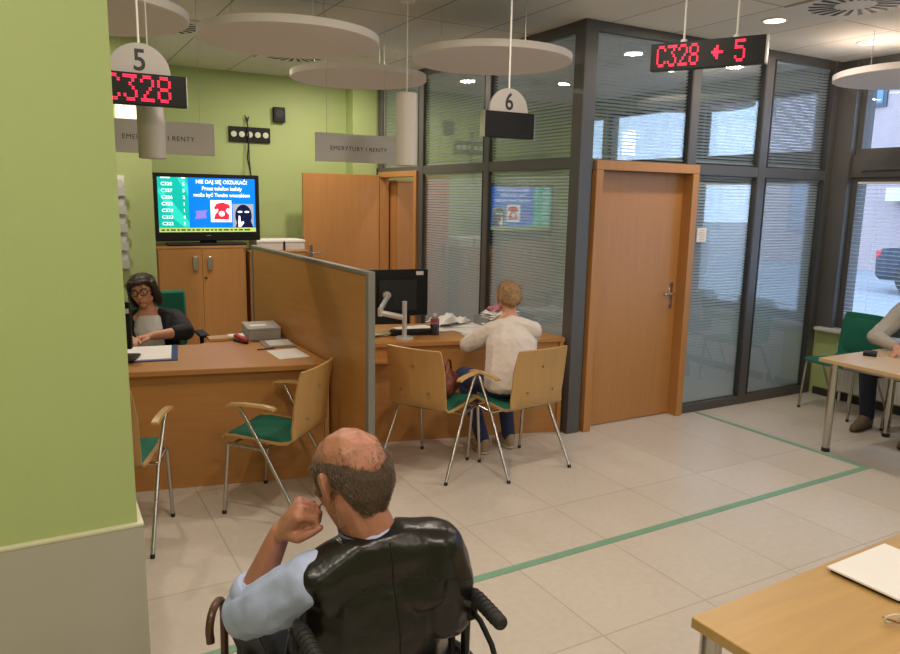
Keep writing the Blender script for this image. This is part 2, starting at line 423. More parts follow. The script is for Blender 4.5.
# cylinder pendants
def pendant(x, y, z0, h, r, mat, label, lit=0):
    t = thing('cylinder_pendant', label, 'pendant lamp', (x, y, z0), 0, None)
    bm = nb(); lathe(bm, [(r*.86, .0), (r, .004), (r, h-.004), (r*.9, h), (.012, h)], (x, y, z0), 36); obj('shade', bm, mat, t)
    bm = nb(); tube(bm, [(x, y, z0+h-.002), (x, y, HC-.02)], .0035, 8); obj('cable', bm, WHITE, t)
    bm = nb(); lathe(bm, [(.02, -.05), (.05, -.045), (.055, -.001)], (x, y, HC-.0005), 24); obj('canopy', bm, WHITE, t)
    if lit:
        ld = bpy.data.lights.new('lamp', 'POINT'); ld.energy = lit; ld.color = LAMP_COL; ld.shadow_soft_size = .05
        lo = bpy.data.objects.new('lamp', ld); COL.objects.link(lo); lo.parent = t; lo.location = (0, 0, -.06)
pendant(2.20, 4.54, 2.02, .47, .070, SHADE, 'unlit white cylinder pendant hanging in front of the right hanging name plate')
pendant(.553, 4.12, 1.985, .46, .066, SHADE, 'unlit white cylinder pendant hanging behind the sign with number 5')
pendant(4.63, 5.06, 2.205, .22, .055, SHADEL, 'lit white pendant glowing behind the glass above the closed door', 6)

# dot-matrix letters
GL = {'C': "01110 10001 10000 10000 10000 10001 01110", '3': "11111 00010 00100 00010 00001 10001 01110", '2': "01110 10001 00001 00010 00100 01000 11111",
      '8': "01110 10001 10001 01110 10001 10001 01110", '5': "11111 10000 11110 00001 00001 10001 01110", '<': "00000 00100 01100 11111 01100 00100 00000"}
def dots(bm, fr, ch, x, y, dx, dy, s):
    for j, row in enumerate(GL[ch].split()):
        for i, c in enumerate(row):
            if c == '1':
                for a in (-.25, .25):
                    for b in (-.25, .25):
                        px, py = x+(i+a)*dx, y-(j+b)*dy
                        plate(bm, fr, px-s, px+s, py-s, py+s, 0, .002)
def desk_sign(cx, cy, zc, w, h, num, lit, label):
    t = thing('desk_number_sign', label, 'number sign', (cx, cy, zc), 0, None)
    fr = frame3((cx, cy, zc), (1, 0, 0), (0, 0, 1))
    bm = nb(); plate(bm, fr, -w/2, w/2, -h/2, h/2, -.05, 0, .003); obj('display', bm, BLACK, t, False)
    bm = nb(); plate(bm, fr, -w/2-.004, -w/2, -h/2, h/2, -.05, -.002); obj('end_cap', bm, STEEL, t, False)
    bm = nb(); plate(bm, fr, w/2, w/2+.004, -h/2, h/2, -.05, -.002); obj('end_cap', bm, STEEL, t, False)
    r = .135; pts = [(r*math.cos(a), h/2+r*1.0*math.sin(a)) for a in [PI*i/28 for i in range(29)]]
    bm = nb(); outline(bm, fr, pts, -.03, -.018); hd = obj('number_plate', bm, M('pale_sign', (.40, .37, .355, 1), .5), t, False)
    text('number', num, .135, fr @ Matrix.Translation((0, h/2+.055, -.0175)), TXT, hd, bold=.002, sx=.9)
    bm = nb(); tube(bm, [(cx, cy+.024, zc+h/2+.10), (cx, cy+.024, HC)], .0055, 8); obj('hanging_rod', bm, WHITE, t)
    if lit:
        bm = nb(); dx = w/2/13.2
        for i, ch in enumerate('C328'): dots(bm, fr, ch, w/2-.345+i*.0735, h/2-.017, .0735/6.1, (h-.03)/6.6, .0023)
        obj('led_digits', bm, LED, t, False)
desk_sign(.475, 3.79, 2.286, .40, .142, '5', True, 'hanging sign with number 5 above a red display reading C328')
desk_sign(2.47, 3.71, 2.243, .345, .148, '6', False, 'hanging sign with number 6 above a black blank display')
# long red display
t = thing('queue_display', 'long black hanging display with red dots reading C328, an arrow and 5', 'display', (3.265, 3.005, 2.62), 0)
fr = frame3((3.265, 3.005, 2.62), (.480, -.877, .0), (0, 0, 1))
bm = nb(); plate(bm, fr, -.305, .305, -.073, .073, -.05, 0, .002); obj('housing', bm, BLACK, t, False)
bm = nb(); plate(bm, fr, .305, .313, -.073, .073, -.05, .0); obj('end_cap', bm, STEEL, t, False)
bm = nb(); st = .0135
for i, ch in enumerate('C328'): dots(bm, fr, ch, -.265+i*.060, .052, .0102, .0165, .0021)
obj('led_digits', bm, LED, t, False)
bm = nb(); dots(bm, fr, '<', .035, .046, .0120, .0145, .0024); obj('led_arrow', bm, LED, t, False)
bm = nb(); dots(bm, fr, '5', .155, .052, .0108, .0165, .0022); obj('led_digits', bm, LED, t, False)
for s in (-.13, .15):
    p = fr @ Vector((s, 0, -.025)); bm = nb(); tube(bm, [(p.x, p.y, 2.69), (p.x, p.y, HC)], .006, 8); lathe(bm, [(.018, 0), (.018, .014), (.008, .02)], (p.x, p.y, 2.692), 16); obj('hanging_rod', bm, WHITE, t)

# hanging name plates
def name_plate(cx, cy, zc, w, h, tx, label):
    t = thing('hanging_name_plate', label, 'hanging sign', (cx, cy, zc), 0, None)
    fr = frame3((cx, cy, zc), (1, 0, 0), (0, 0, 1))
    bm = nb(); plate(bm, fr, -w/2, w/2, -h/2, h/2, -.012, 0, .002); p = obj('plate', bm, PLATE, t, False)
    text('lettering', 'EMERYTURY I RENTY', .044, fr @ Matrix.Translation((tx, -.005, .0008)), TXT, p, space=1.12)
    for s in (-.36*w, .36*w):
        bm = nb(); tube(bm, [(cx+s, cy+.006, zc+h/2-.003), (cx+s, cy+.006, HC)], .0016, 6); obj('wire', bm, STEEL, t)
name_plate(.794, 5.35, 2.177, .66, .215, -.03, 'grey hanging plate reading EMERYTURY I RENTY over the left desk')
name_plate(2.14, 5.27, 2.165, .64, .205, .02, 'grey hanging plate reading EMERYTURY I RENTY in front of the open wooden door')

# ------------------------------------------------------------------ venetian blinds inside the partition
def blind(name, label, axis, a0, a1, z0, z1, pos, tilt, mat, group, pitch=.026, sw=.026, drop=0):
    c = (a0+a1)/2; L = a1-a0-.012
    loc = (c, pos, z0) if axis == 'x' else (pos, c, z0)
    t = thing(name, label, 'blind', loc, 0, group)
    rot = Matrix() if axis == 'x' else Matrix.Rotation(PI/2, 4, 'Z')
    F = Matrix.Translation((loc[0], loc[1], 0)) @ rot
    bm = nb(); z = z1-.035
    ct, s_ = math.cos(tilt)*sw/2, math.sin(tilt)*sw/2
    while z > z0+drop+.02:
        # shallow curved slat with real thickness
        for sgn in (0,):
            pr = [(-ct, -s_), (0, .0016), (ct, s_)]; th = .0006
            vs = []
            for (y, dz) in pr:
                for x in (-L/2, L/2):
                    for q in (0, -th): vs.append(bm.verts.new(F @ Vector((x, y, z+dz+q))))
            for i in (0, 4):
                a = vs[i:i+8]
                bm.faces.new((a[0], a[2], a[6], a[4])); bm.faces.new((a[1], a[5], a[7], a[3]))
            bm.faces.new((vs[0], vs[1], vs[3], vs[2])); bm.faces.new((vs[8], vs[10], vs[11], vs[9]))
        z -= pitch
    obj('slats', bm, mat, t, True, 60)
    bm = nb(); plate(bm, F @ Matrix.Translation((0, 0, z1-.012)), -L/2, L/2, -.012, .012, -.010, .010, .002); obj('head_rail', bm, mat, t, False)
    bm = nb(); plate(bm, F @ Matrix.Translation((0, 0, z+.01)), -L/2, L/2, -.010, .010, -.006, .006, .002); obj('bottom_rail', bm, mat, t, False)
    for s in (-.36, .36):
        bm = nb(); p = F @ Vector((s*L, -.013, 0)); tube(bm, [(p.x, p.y, z+.01), (p.x, p.y, z1-.02)], .0012, 5); obj('cord', bm, WHITE, t)
GB = 'venetian blinds inside the glass partition'
UP = ['upper venetian blind behind the glass directly above the closed door', 'upper venetian blind behind the glass left of the rightmost upper pane', 'upper venetian blind in the rightmost pane of the partition next to the window']
LO = ['', 'lower venetian blind right beside the closed door, behind the paper notice', 'lower venetian blind at the right end of the partition beside the window sill']
for i, (a, b) in enumerate(XB):
    blind('venetian_blind', UP[i], 'x', a, b, 2.125, HC-.07, GY+.016, -.52, SLAT, GB)
    if i: blind('venetian_blind', LO[i], 'x', a, b, .08, 2.04, GY+.016, .76, SLAT, GB)
UY = ['upper venetian blind behind the sign with number 6 next to the corner post', 'upper venetian blind behind the glass left of the sign with number 6', 'upper venetian blind in the narrow pane over the open wooden door']
LY = ['lower venetian blind behind the woman in the white blouse, beside the corner post', 'lower venetian blind behind the paper pile, left of the thin post']
for i, (a, b) in enumerate(YB):
    blind('venetian_blind', UY[i], 'y', a, b, 2.135, HC-.07, GX+.016, .40, SLAT, GB)
    if i < 2: blind('venetian_blind', LY[i], 'y', a, b, .08, 2.05, GX+.016, -.75, SLAT, GB)
WB = 'white venetian blinds at the street windows'
blind('venetian_blind', 'white venetian blind over the lower street window at the right edge', 'y', 2.78, 4.16, .76, 2.03, WX+.045, .08, SLATW, WB, .036, .03, .06)
blind('venetian_blind', 'lower blind on the near office street window, seen through the rightmost glass', 'y', 4.68, 5.94, .76, 2.03, WX+.045, .08, SLATW, WB, .036, .03, .02)

blind('venetian_blind', 'upper blind added to dim the far office street window, behind the glass above the door', 'y', 6.26, 7.54, 2.33, 2.86, WX+.045, .75, SLATW, WB, .036, .034, .0)  # added to cut the brightness of the window behind the door pane
blind('venetian_blind', 'lower blind added to dim the far office street window, low behind the glass', 'y', 6.26, 7.54, .76, 2.03, WX+.045, .6, SLATW, WB, .036, .034, .0)  # added with the upper one to hold back daylight
blind('venetian_blind', 'upper blind added to dim the near office street window, behind the rightmost upper panes', 'y', 4.68, 5.94, 2.33, 2.86, WX+.045, .25, SLATW, WB, .036, .034, .0)  # added to soften the glare of the near office window
# notice on the glass
bm = nb(); bx(bm, 4.845, 4.955, GY-.0145, GY-.0125, 1.49, 1.605)
t = thing('paper_notice', 'small square paper notice stuck on the glass right of the closed door', 'notice', (4.90, GY-.0145, 1.49)); p = obj('sheet', bm, PAPER, t, False)
for i, w_ in enumerate((.06, .075, .08, .05, .07)):
    bm = nb(); z = 1.585-i*.019; bx(bm, 4.90-w_/2, 4.90+w_/2, GY-.0152, GY-.0145, z-.003, z+.003); obj('printed_line', bm, M('orange_print', (.62, .45, .25, 1), .6), p, False)

# ------------------------------------------------------------------ desks, divider
DH = .765
t = thing('service_desk', 'long beech service desk at the left, in front of the woman with glasses', 'desk', (.6, 4.9, 0))
top = [(-.40, 4.80), (1.588, 4.340), (1.562, 5.55), (1.32, 5.56), (.95, 5.30), (-.40, 5.55)]
bm = nb(); prism(bm, top, DH-.032, DH, .002); obj('desktop', bm, WOOD, t, False)
bm = nb(); prism(bm, [(-.38, 4.845), (1.553, 4.397), (1.553, 4.419), (-.38, 4.867)], 0, DH-.032); obj('front_panel', bm, WOOD, t, False)
bm = nb(); prism(bm, [(1.553, 4.378), (1.580, 4.372), (1.556, 5.5), (1.529, 5.5)], 0, DH-.032); obj('side_panel', bm, WOOD, t, False)
bm = nb(); prism(bm, [(-.40, 4.83), (-.37, 4.83), (-.37, 5.5), (-.40, 5.5)], 0, DH-.032); obj('side_panel', bm, WOOD, t, False)
t = thing('service_desk', 'beech service desk right of the wooden divider, where the woman in white sits', 'desk', (2.6, 5.1, 0))
top = [(1.70, 4.935), (3.535, 4.445), (3.535, 5.26), (1.66, 5.76)]
bm = nb(); prism(bm, top, DH-.032, DH, .002); obj('desktop', bm, WOOD, t, False)
bm = nb(); prism(bm, [(1.71, 4.965), (3.50, 4.487), (3.50, 4.509), (1.71, 4.987)], 0, DH-.032); obj('front_panel', bm, WOOD, t, False)
bm = nb(); prism(bm, [(3.50, 4.462), (3.53, 4.454), (3.53, 5.2), (3.50, 5.21)], 0, DH-.032); obj('side_panel', bm, WOOD, t, False)
bm = nb(); prism(bm, [(1.68, 4.86), (2.23, 4.70), (2.26, 4.835), (1.69, 4.962)], .63, .66, .002); obj('lower_ledge', bm, WOOD, t, False)
TRIMG = M('grey_trim', (.20, .19, .17, 1), .5)
t = thing('divider_screen', 'tall beech divider panel with grey edge between the two desks', 'partition screen', (1.64, 4.95, 0))
def scr(y): return 1.632-(y-3.8)*.025
bm = nb(); prism(bm, [(scr(3.84)-.016, 3.84), (scr(3.84)+.016, 3.84), (scr(6.1)+.016, 6.1), (scr(6.1)-.016, 6.1)], .03, 1.375); obj('panel', bm, WOOD, t, False)
bm = nb()
prism(bm, [(scr(3.8)-.022, 3.8), (scr(3.8)+.022, 3.8), (scr(3.84)+.022, 3.84), (scr(3.84)-.022, 3.84)], 0, 1.40, .003); obj('end_post', bm, TRIMG, t, False)
bm = nb(); prism(bm, [(scr(3.84)-.022, 3.84), (scr(3.84)+.022, 3.84), (scr(6.1)+.022, 6.1), (scr(6.1)-.022, 6.1)], 1.375, 1.40, .003); obj('top_rail', bm, TRIMG, t, False)
bm = nb(); prism(bm, [(scr(6.1)-.022, 6.1), (scr(6.1)+.022, 6.1), (scr(6.14)+.022, 6.14), (scr(6.14)-.022, 6.14)], 0, 1.40, .003); obj('end_post', bm, TRIMG, t, False)

# cabinets at the back wall
def cabinet(x0, x1, y0, y1, h, label, nd=2):
    t = thing('cabinet', label, 'cabinet', ((x0+x1)/2, (y0+y1)/2, 0))
    bm = nb(); bx(bm, x0, x1, y0+.02, y1, 0, h-.022, .002); obj('body', bm, WOODV, t, False)
    bm = nb(); bx(bm, x0-.003, x1+.003, y0-.002, y1, h-.022, h, .002); obj('top_board', bm, WOODV, t, False)
    w = (x1-x0-.03)/nd
    for i in range(nd):
        a = x0+.01+i*w
        bm = nb(); bx(bm, a+.002, a+w-.002, y0, y0+.019, .06, h-.026, .001); dr = obj('door', bm, WOODV, t, False)
        hx = a+w-.07 if i == 0 else a+.07
        bm = nb(); box(bm, (hx, y0-.012, h-.17), (.05, .022, .14), 0, .006); obj('handle', bm, STEEL, dr)
        if i == 1:
            bm = nb(); tube(bm, [(a+.03, y0+.001, h-.32), (a+.03, y0-.012, h-.32)], .012, 14); obj('lock', bm, BLACK, dr)
    return t
cabinet(1.03, 1.90, 7.72, 8.27, 1.285, 'two door beech cabinet under the television')
cabinet(1.95, 2.58, 7.74, 8.27, 1.225, 'beech cabinet right of the one under the television, mostly behind the divider', 1)
cabinet(3.66, 4.34, 7.80, 8.27, 2.0, 'tall beech wardrobe in the office seen through the open doorway', 2)
# white carton on the cabinet
t = thing('storage_box', 'long pale white box lying on the cabinet between television and open door', 'box', (2.29, 7.98, 1.225))
bm = nb(); bx(bm, 2.04, 2.56, 7.80, 8.15, 1.226, 1.31, .004); obj('body', bm, M('pale_card', (.62, .58, .56, 1), .7), t, False)
bm = nb(); bx(bm, 2.035, 2.565, 7.795, 8.155, 1.31, 1.335, .003); obj('lid', bm, PAPER, t, False)
bm = nb(); bx(bm, 2.32, 2.34, 7.79, 7.80, 1.225, 1.32); obj('tape', bm, BLACK, t, False)

# television
TX, TY, TZ0 = 1.545, 7.80, 1.288
t = thing('television', 'flat screen television on the cabinet showing a queue list and a phone warning', 'television', (TX, TY+.05, TZ0))
bm = nb(); bx(bm, 1.03, 2.075, TY, TY+.07, 1.335, 2.005, .008); obj('bezel', bm, BLACK, t, False)
bm = nb(); bx(bm, 1.15, 1.93, TY-.03, TY+.20, TZ0, TZ0+.022, .008); bx(bm, 1.47, 1.63, TY+.03, TY+.07, TZ0+.01, 1.40); obj('stand', bm, BLACK, t, False)
def screen_mat(name, c, s): return M(name, c, .3, emit=c, estr=s, spec=.3)
SB = screen_mat('screen_blue', (.0, .17, .80, 1), .95); SGN = screen_mat('screen_teal', (.0, .42, .36, 1), .9); SY = screen_mat('screen_ticker', (.42, .55, .12, 1), .9)
SWH = screen_mat('screen_white', (.85, .9, .95, 1), 1.0); SR = screen_mat('screen_red', (.6, .02, .05, 1), .9); SD = screen_mat('screen_dark', (.005, .008, .05, 1), .5); SG2 = screen_mat('screen_stripe', (.02, .60, .50, 1), .9); SPU = screen_mat('screen_purple', (.22, .20, .75, 1), .8); SGR = screen_mat('screen_grey', (.30, .33, .42, 1), .8)
sx0, sx1, sz0, sz1 = 1.075, 2.03, 1.425, 1.965; y = TY-.001
bm = nb(); bx(bm, sx0, sx1, y, TY+.002, sz0, sz1); scn = obj('screen', bm, SB, t, False)
def spr(name, pts, mat, d): 
    bm = nb(); outline(bm, frame3((sx0, y, sz0), (1, 0, 0), (0, 0, 1)), pts, d, d+.0008); return obj(name, bm, mat, scn, False)
SW, SH = sx1-sx0, sz1-sz0
spr('queue_list', [(0, 0), (.29, 0), (.29, SH), (0, SH)], SGN, .0002)
spr('stripe', [(.15, .12), (.24, .05), (.29, .05), (.29, .10), (.02, .44), (.0, .40)], SG2, .0012)
spr('stripe', [(.18, SH), (.29, .36), (.29, .46), (.25, SH)], SG2, .0012)
spr('ticker', [(0, 0), (SW, 0), (SW, .042), (0, .042)], SY, .0022)
spr('picture', [(.50, .10), (.71, .10), (.71, .32), (.50, .32)], SWH, .0012)
ph = [(.53, .13), (.68, .125), (.685, .17), (.65, .215), (.665, .24), (.695, .235), (.69, .275), (.62, .30), (.56, .285), (.535, .25), (.54, .225), (.575, .235), (.575, .21), (.545, .18)]
spr('red_telephone', ph, SR, .0022)
spr('telephone_dial', [(.61+.03*math.cos(a), .185+.028*math.sin(a)) for a in [i*PI/8 for i in range(16)]], SWH, .0032)
spr('picture', [(.72, .045), (.935, .045), (.935, .285), (.72, .285)], SGR, .0012)
spr('masked_head', [(.83+.085*math.cos(a), .165+.115*math.sin(a)) for a in [i*PI/12 for i in range(24)]], SD, .0022)
spr('masked_head', [(.745, .046), (.93, .046), (.90, .12), (.77, .12)], SD, .0023)
for ex in (.795, .865): spr('eye', [(ex+.025*math.cos(a), .205+.010*math.sin(a)) for a in [i*PI/8 for i in range(16)]], SWH, .0034)
spr('hand', [(.775, .05), (.80, .05), (.835, .09), (.83, .11), (.80, .10), (.795, .165), (.78, .165), (.775, .1)], SWH, .0034)
spr('blurred_words', [(.34, .13), (.46, .14), (.45, .19), (.47, .22), (.35, .21), (.36, .17)], SPU, .0012)
frt = frame3((sx0, y, sz0), (1, 0, 0), (0, 0, 1))
for i, (s, zz) in enumerate((('NIE DAJ SIĘ OSZUKAĆ!', .500), ('Przez telefon każdy', .435), ('może być Twoim wnuczkiem', .370))):
    text('caption', s, .052, frt @ Matrix.Translation((.62, zz, .0022)), SWH, scn, bold=.0012, sx=.96 if i < 2 else .90)
for i, (a, b) in enumerate((('C328', '5'), ('C327', '5'), ('C326', '2'), ('C325', '1'), ('C324', '1'), ('C323', '4'), ('C322', '5'))):
    zz = .473-i*.065
    text('queue_number', a, .046, frt @ Matrix.Translation((.085, zz, .0022)), SWH, scn, bold=.001, sx=1.05)
    text('queue_number', b, .046, frt @ Matrix.Translation((.245, zz, .0022)), SWH, scn, bold=.001)
xx = .02
while xx < .90:
    w_ = random.uniform(.02, .06); spr('ticker_mark', [(xx, .014), (xx+w_, .014), (xx+w_, .028), (xx, .028)], SD, .0033); xx += w_+.015
bm = nb(); bx(bm, 1.53, 1.57, TY-.001, TY, 1.386, 1.392); obj('maker_mark', bm, STEEL, t, False)

for a, b in ((.03, .12), (.225, .265)): spr('queue_row', [(a, .528), (b, .528), (b, .54), (a, .54)], SWH, .0022)
# sockets, box and cables on the back wall
t = thing('socket_panel', 'black wall panel with a row of five round white sockets', 'socket panel', (2.115, BY, 2.45))
bm = nb(); bx(bm, 1.89, 2.34, BY-.03, BY-.0005, 2.37, 2.53, .004); obj('panel', bm, BLACK, t, False)
for i in range(5):
    bm = nb(); c = 1.942+i*.0865; tube(bm, [(c, BY-.03, 2.45), (c, BY-.036, 2.45)], .031, 24); obj('socket', bm, M('socket_face', (.60, .64, .48, 1), .5), t)
t = thing('wall_speaker', 'small square black speaker box high on the green back wall', 'speaker', (2.44, BY, 2.68))
bm = nb(); bx(bm, 2.375, 2.505, BY-.06, BY-.0005, 2.60, 2.76, .006); obj('housing', bm, BLACK, t, False)
bm = nb(); tube(bm, [(2.44, BY-.061, 2.69), (2.44, BY-.065, 2.69)], .045, 20); obj('grille', bm, M('speaker_grille', (.035, .035, .038, 1), .7), t)
bm = nb()
tube(bm, [(2.085, BY-.02, 2.63), (2.09, BY-.045, 2.54), (2.095, BY-.05, 2.40), (2.08, BY-.04, 2.2), (2.09, BY-.1, 2.05), (2.085, BY-.2, 1.9)], .007, 8)
tube(bm, [(2.07, BY-.02, 2.65), (2.085, BY-.035, 2.58), (2.10, BY-.045, 2.45), (2.10, BY-.03, 2.2), (2.10, BY-.1, 2.0)], .006, 8)
tube(bm, [(2.11, BY-.02, 2.64), (2.09, BY-.03, 2.58)], .006, 8)
o = obj('cable', bm, BLACKR); tag(o, 'black cables hanging down the green wall across the five sockets', 'cable')
# brochure rack on the left wall block
t = thing('brochure_rack', 'clear wall rack with pale leaflets beside the green pillar edge', 'brochure rack', (.55, 6.98, 1.2))
bm = nb(); bx(bm, .50, .70, 6.985, 6.9995, 1.15, 1.95); obj('back_plate', bm, WHITE, t, False)
for i in range(5):
    z = 1.16+i*.155; bm = nb(); bx(bm, .50, .70, 6.93, 6.985, z, z+.015); bx(bm, .50, .70, 6.925, 6.93, z, z+.07); sh = obj('pocket', bm, M('clear_plastic', (.5, .52, .48, 1), .2), t, False)
    bm = nb(); box(bm, (.60, 6.955, z+.075), (.17, .02, .12), 0); obj('leaflets', bm, PAPERG, sh, False)
t = thing('wall_light', 'bright pale rectangular light on the left wall above the grey plate', 'wall lamp', (.82, 6.99, 2.55))
bm = nb(); bx(bm, .66, .92, 6.93, 6.9995, 2.40, 2.53, .004); obj('diffuser', bm, M('pale_lamp', (.8, .85, .6, 1), .5, emit=(1, 1, .68, 1), estr=1.1), t, False)
bm = nb(); bx(bm, .65, .93, 6.96, 6.9995, 2.53, 2.545); obj('bracket', bm, WHITE, t, False)

# ------------------------------------------------------------------ chairs
def make_chair(label, fabric_back=False):
    t = thing('visitor_chair', label, 'chair', (0, 0, 0), 0, None)
    prof = [(.225, .448), (.205, .460), (.15, .462), (.0, .448), (-.13, .440), (-.185, .446), (-.222, .475), (-.240, .53), (-.250, .60), (-.264, .72), (-.288, .835), (-.295, .862)]
    bm = nb(); grid = []; nx = 8
    def width(i): return .225 if i < 6 else (.222 if i < 10 else (.212 if i == 10 else .205))
    for i, (y, z) in enumerate(prof):
        w = width(i); row = []
        for j in range(nx+1):
            u = -1+2*j/nx
            dish = .022*u*u if i > 6 else 0
            row.append(bm.verts.new((u*w, y+dish, z-(.010*(1-u*u) if i < 5 else 0))))
        grid.append(row)
    for a, b in zip(grid, grid[1:]):
        for j in range(nx): bm.faces.new((a[j], a[j+1], b[j+1], b[j]))
    bmesh.ops.recalc_face_normals(bm, faces=bm.faces)
    bmesh.ops.solidify(bm, geom=bm.faces[:], thickness=.012)
    sh = obj('shell', bm, GFAB if fabric_back else PLY, t, True, 50)
    for x, z, yy in ((0, .745, -.272), (-.11, .575, -.250), (.11, .575, -.250)):
        bm = nb(); tube(bm, [(x, yy, z), (x, yy-.0125, z)], .008, 10); obj('screw', bm, STEEL, sh)
    def pad(name, rows, th, ins):
        bm = nb(); g = []
        for (y, z, ny, nz) in rows:
            r = []
            for j in range(11):
                u = -1+2*j/10; e = 1-abs(u)**6
                r.append(bm.verts.new((u*(.222-ins), y+ny*(.004+th*e), z-(.010*(1-u*u) if ny == 0 else 0)+nz*(.004+th*e))))
            g.append(r)
        for a, b in zip(g, g[1:]):
            for j in range(10): bm.faces.new((a[j], a[j+1], b[j+1], b[j]))
        bmesh.ops.recalc_face_normals(bm, faces=bm.faces); bmesh.ops.solidify(bm, geom=bm.faces[:], thickness=.006)
        return obj(name, bm, GFAB, t, True, 60)
    pad('seat_pad', [(.222, .452, 0, .2), (.205, .462, 0, .8), (.14, .463, 0, 1.1), (0, .449, 0, 1.1), (-.12, .442, 0, 1.1), (-.175, .445, 0, 1), (-.195, .455, 0, .4)], .020, .006)
    if fabric_back:
        pad('back_pad', [(-.225, .50, .3, 0), (-.238, .54, 1, 0), (-.250, .62, 1, 0), (-.262, .71, 1, 0), (-.283, .80, 1, 0), (-.289, .823, .3, 0)], .03, .004)
        bm = nb(); g = []
        for (y, z) in [(-.232, .47), (-.252, .53), (-.264, .62), (-.278, .72), (-.300, .81), (-.300, .828)]:
            g.append([bm.verts.new((-.218+.0436*j, y-.004+.022*(-1+2*j/10)**2, z)) for j in range(11)])
        for a, b in zip(g, g[1:]):
            for j in range(10): bm.faces.new((a[j], a[j+1], b[j+1], b[j]))
        bmesh.ops.recalc_face_normals(bm, faces=bm.faces); bmesh.ops.solidify(bm, geom=bm.faces[:], thickness=.008)
        obj('back_cover', bm, GFAB, t, True, 60)
    for s in (-1, 1):
        bm = nb(); tube(bm, [(s*.24, .215, .012), (s*.236, .19, .30), (s*.234, .18, .425)], .0105, 12); lg = obj('leg', bm, CHROME, t)
        bm = nb(); tube(bm, [(s*.24, .215, .0), (s*.24, .215, .02)], .0125, 12); obj('foot', bm, BLACKR, lg)
        bm = nb(); tube(bm, [(s*.27, -.28, .012), (s*.254, -.055, .412)] if fabric_back else [(s*.27, -.28, .012), (s*.255, -.06, .40), (s*.262, .07, .63), (s*.268, .085, .655)], .0105, 12); lg = obj('leg', bm, CHROME, t)
        bm = nb(); tube(bm, [(s*.27, -.282, .0), (s*.27, -.277, .02)], .0125, 12); obj('foot', bm, BLACKR, lg)
        bm = nb(); tube(bm, [(s*.234, .18, .425), (s*.246, .06, .422), (s*.254, -.055, .415)], .0095, 10); obj('side_rail', bm, CHROME, t)
        if fabric_back: continue
        bm = nb(); g = []
        for (y, z) in [(.155, .652), (.14, .662), (.05, .670), (-.06, .668), (-.125, .660), (-.14, .652)]:
            g.append([(s*.27-.022, y, z), (s*.27-.016, y, z+.012), (s*.27+.016, y, z+.012), (s*.27+.022, y, z)])
        vs = [[bm.verts.new(p) for p in r] for r in g]
        for a, b in zip(vs, vs[1:]):
            for j in range(4): bm.faces.new((a[j], a[(j+1) % 4], b[(j+1) % 4], b[j]))
        bm.faces.new(vs[0]); bm.faces.new(vs[-1]); obj('armrest', bm, WOODL, t, True, 50)
    for y, z in ((.15, .424), (-.05, .416)):
        bm = nb(); tube(bm, [(-.238 if y > 0 else -.254, y, z), (.238 if y > 0 else .254, y, z)], .009, 10); obj('cross_bar', bm, CHROME, t)
    return t
CG = 'plywood visitor chairs with green seats at the desks'
def face(fx, fy): return math.atan2(fy, fx)-PI/2
ch = make_chair('plywood chair with green seat at the left desk, mostly hidden by the green pillar')
ch['group'] = CG
copy_thing(ch, 'visitor_chair', (1.165, 4.125, 0), face(-.72, .70), 'plywood chair with green seat standing sideways by the wooden divider', CG)
copy_thing(ch, 'visitor_chair', (2.30, 4.27, 0), face(.87, .49), 'empty plywood chair right of the divider, left of the seated woman in white', CG)
copy_thing(ch, 'visitor_chair', (2.81, 4.05, 0), face(-.10, 1), 'plywood chair on which the woman in the white blouse sits', CG)
ch.matrix_basis = Matrix.Translation((.27, 4.09, 0)) @ Matrix.Rotation(face(.40, .92), 4, 'Z')
wc = make_chair('empty green upholstered chair with chrome legs in front of the radiator', True)
wc['group'] = 'green upholstered chairs by the window'
copy_thing(wc, 'visitor_chair', (6.17, 3.08, 0), face(-1, 0), 'green upholstered chair under the man in the grey sweater', 'green upholstered chairs by the window')
wc.matrix_basis = Matrix.Translation((6.16, 3.83, 0)) @ Matrix.Rotation(face(-1, .05), 4, 'Z')

# office chairs behind the desks
def office_chair(x, y, rz, back, label, armz=.70, fab=None):
    fab = fab or GFAB
    t = thing('office_chair', label, 'office chair', (x, y, 0), rz)
    F = Matrix.Translation((x, y, 0)) @ Matrix.Rotation(rz, 4, 'Z')
    bm = nb(); plate(bm, F, -.24, .24, -.22, .24, .43, .50, .02); obj('seat', bm, fab, t)
    bm = nb(); plate(bm, F, -.22, .22, -.30, -.24, .55, back, .02); obj('backrest', bm, fab, t)
    bm = nb(); tube(bm, [F @ Vector((0, -.1, .42)), F @ Vector((0, -.30, .45)), F @ Vector((0, -.31, .7))], .02, 8); obj('back_bracket', bm, BLACK, t)
    bm = nb(); tube(bm, [F @ Vector((0, 0, .12)), F @ Vector((0, 0, .43))], .025, 12); obj('column', bm, BLACK, t)
    for i in range(5):
        a = 2*PI*i/5; bm = nb(); e = F @ Vector((.28*math.cos(a), .28*math.sin(a), .07)); tube(bm, [F @ Vector((0, 0, .12)), e], .018, 8); lg = obj('leg', bm, BLACK, t)
        bm = nb(); tube(bm, [e+Vector((-.012, 0, -.042)), e+Vector((.012, 0, -.042))], .028, 14); obj('castor', bm, BLACKR, lg)
    for s in (-1, 1):
        bm = nb(); tube(bm, [F @ Vector((s*.25, 0, .45)), F @ Vector((s*.29, 0, .48)), F @ Vector((s*.29, 0, armz-.02))], .018, 8)
        plate(bm, F, s*.29-.04, s*.29+.04, -.13, .13, armz-.025, armz, .008); obj('armrest', bm, BLACK, t)
office_chair(.84, 6.12, PI, 1.02, 'green backed office chair behind the woman with glasses')
office_chair(2.62, 5.98, PI-.75, .93, 'black armed office chair behind the right desk, empty', .86, BLACKR)

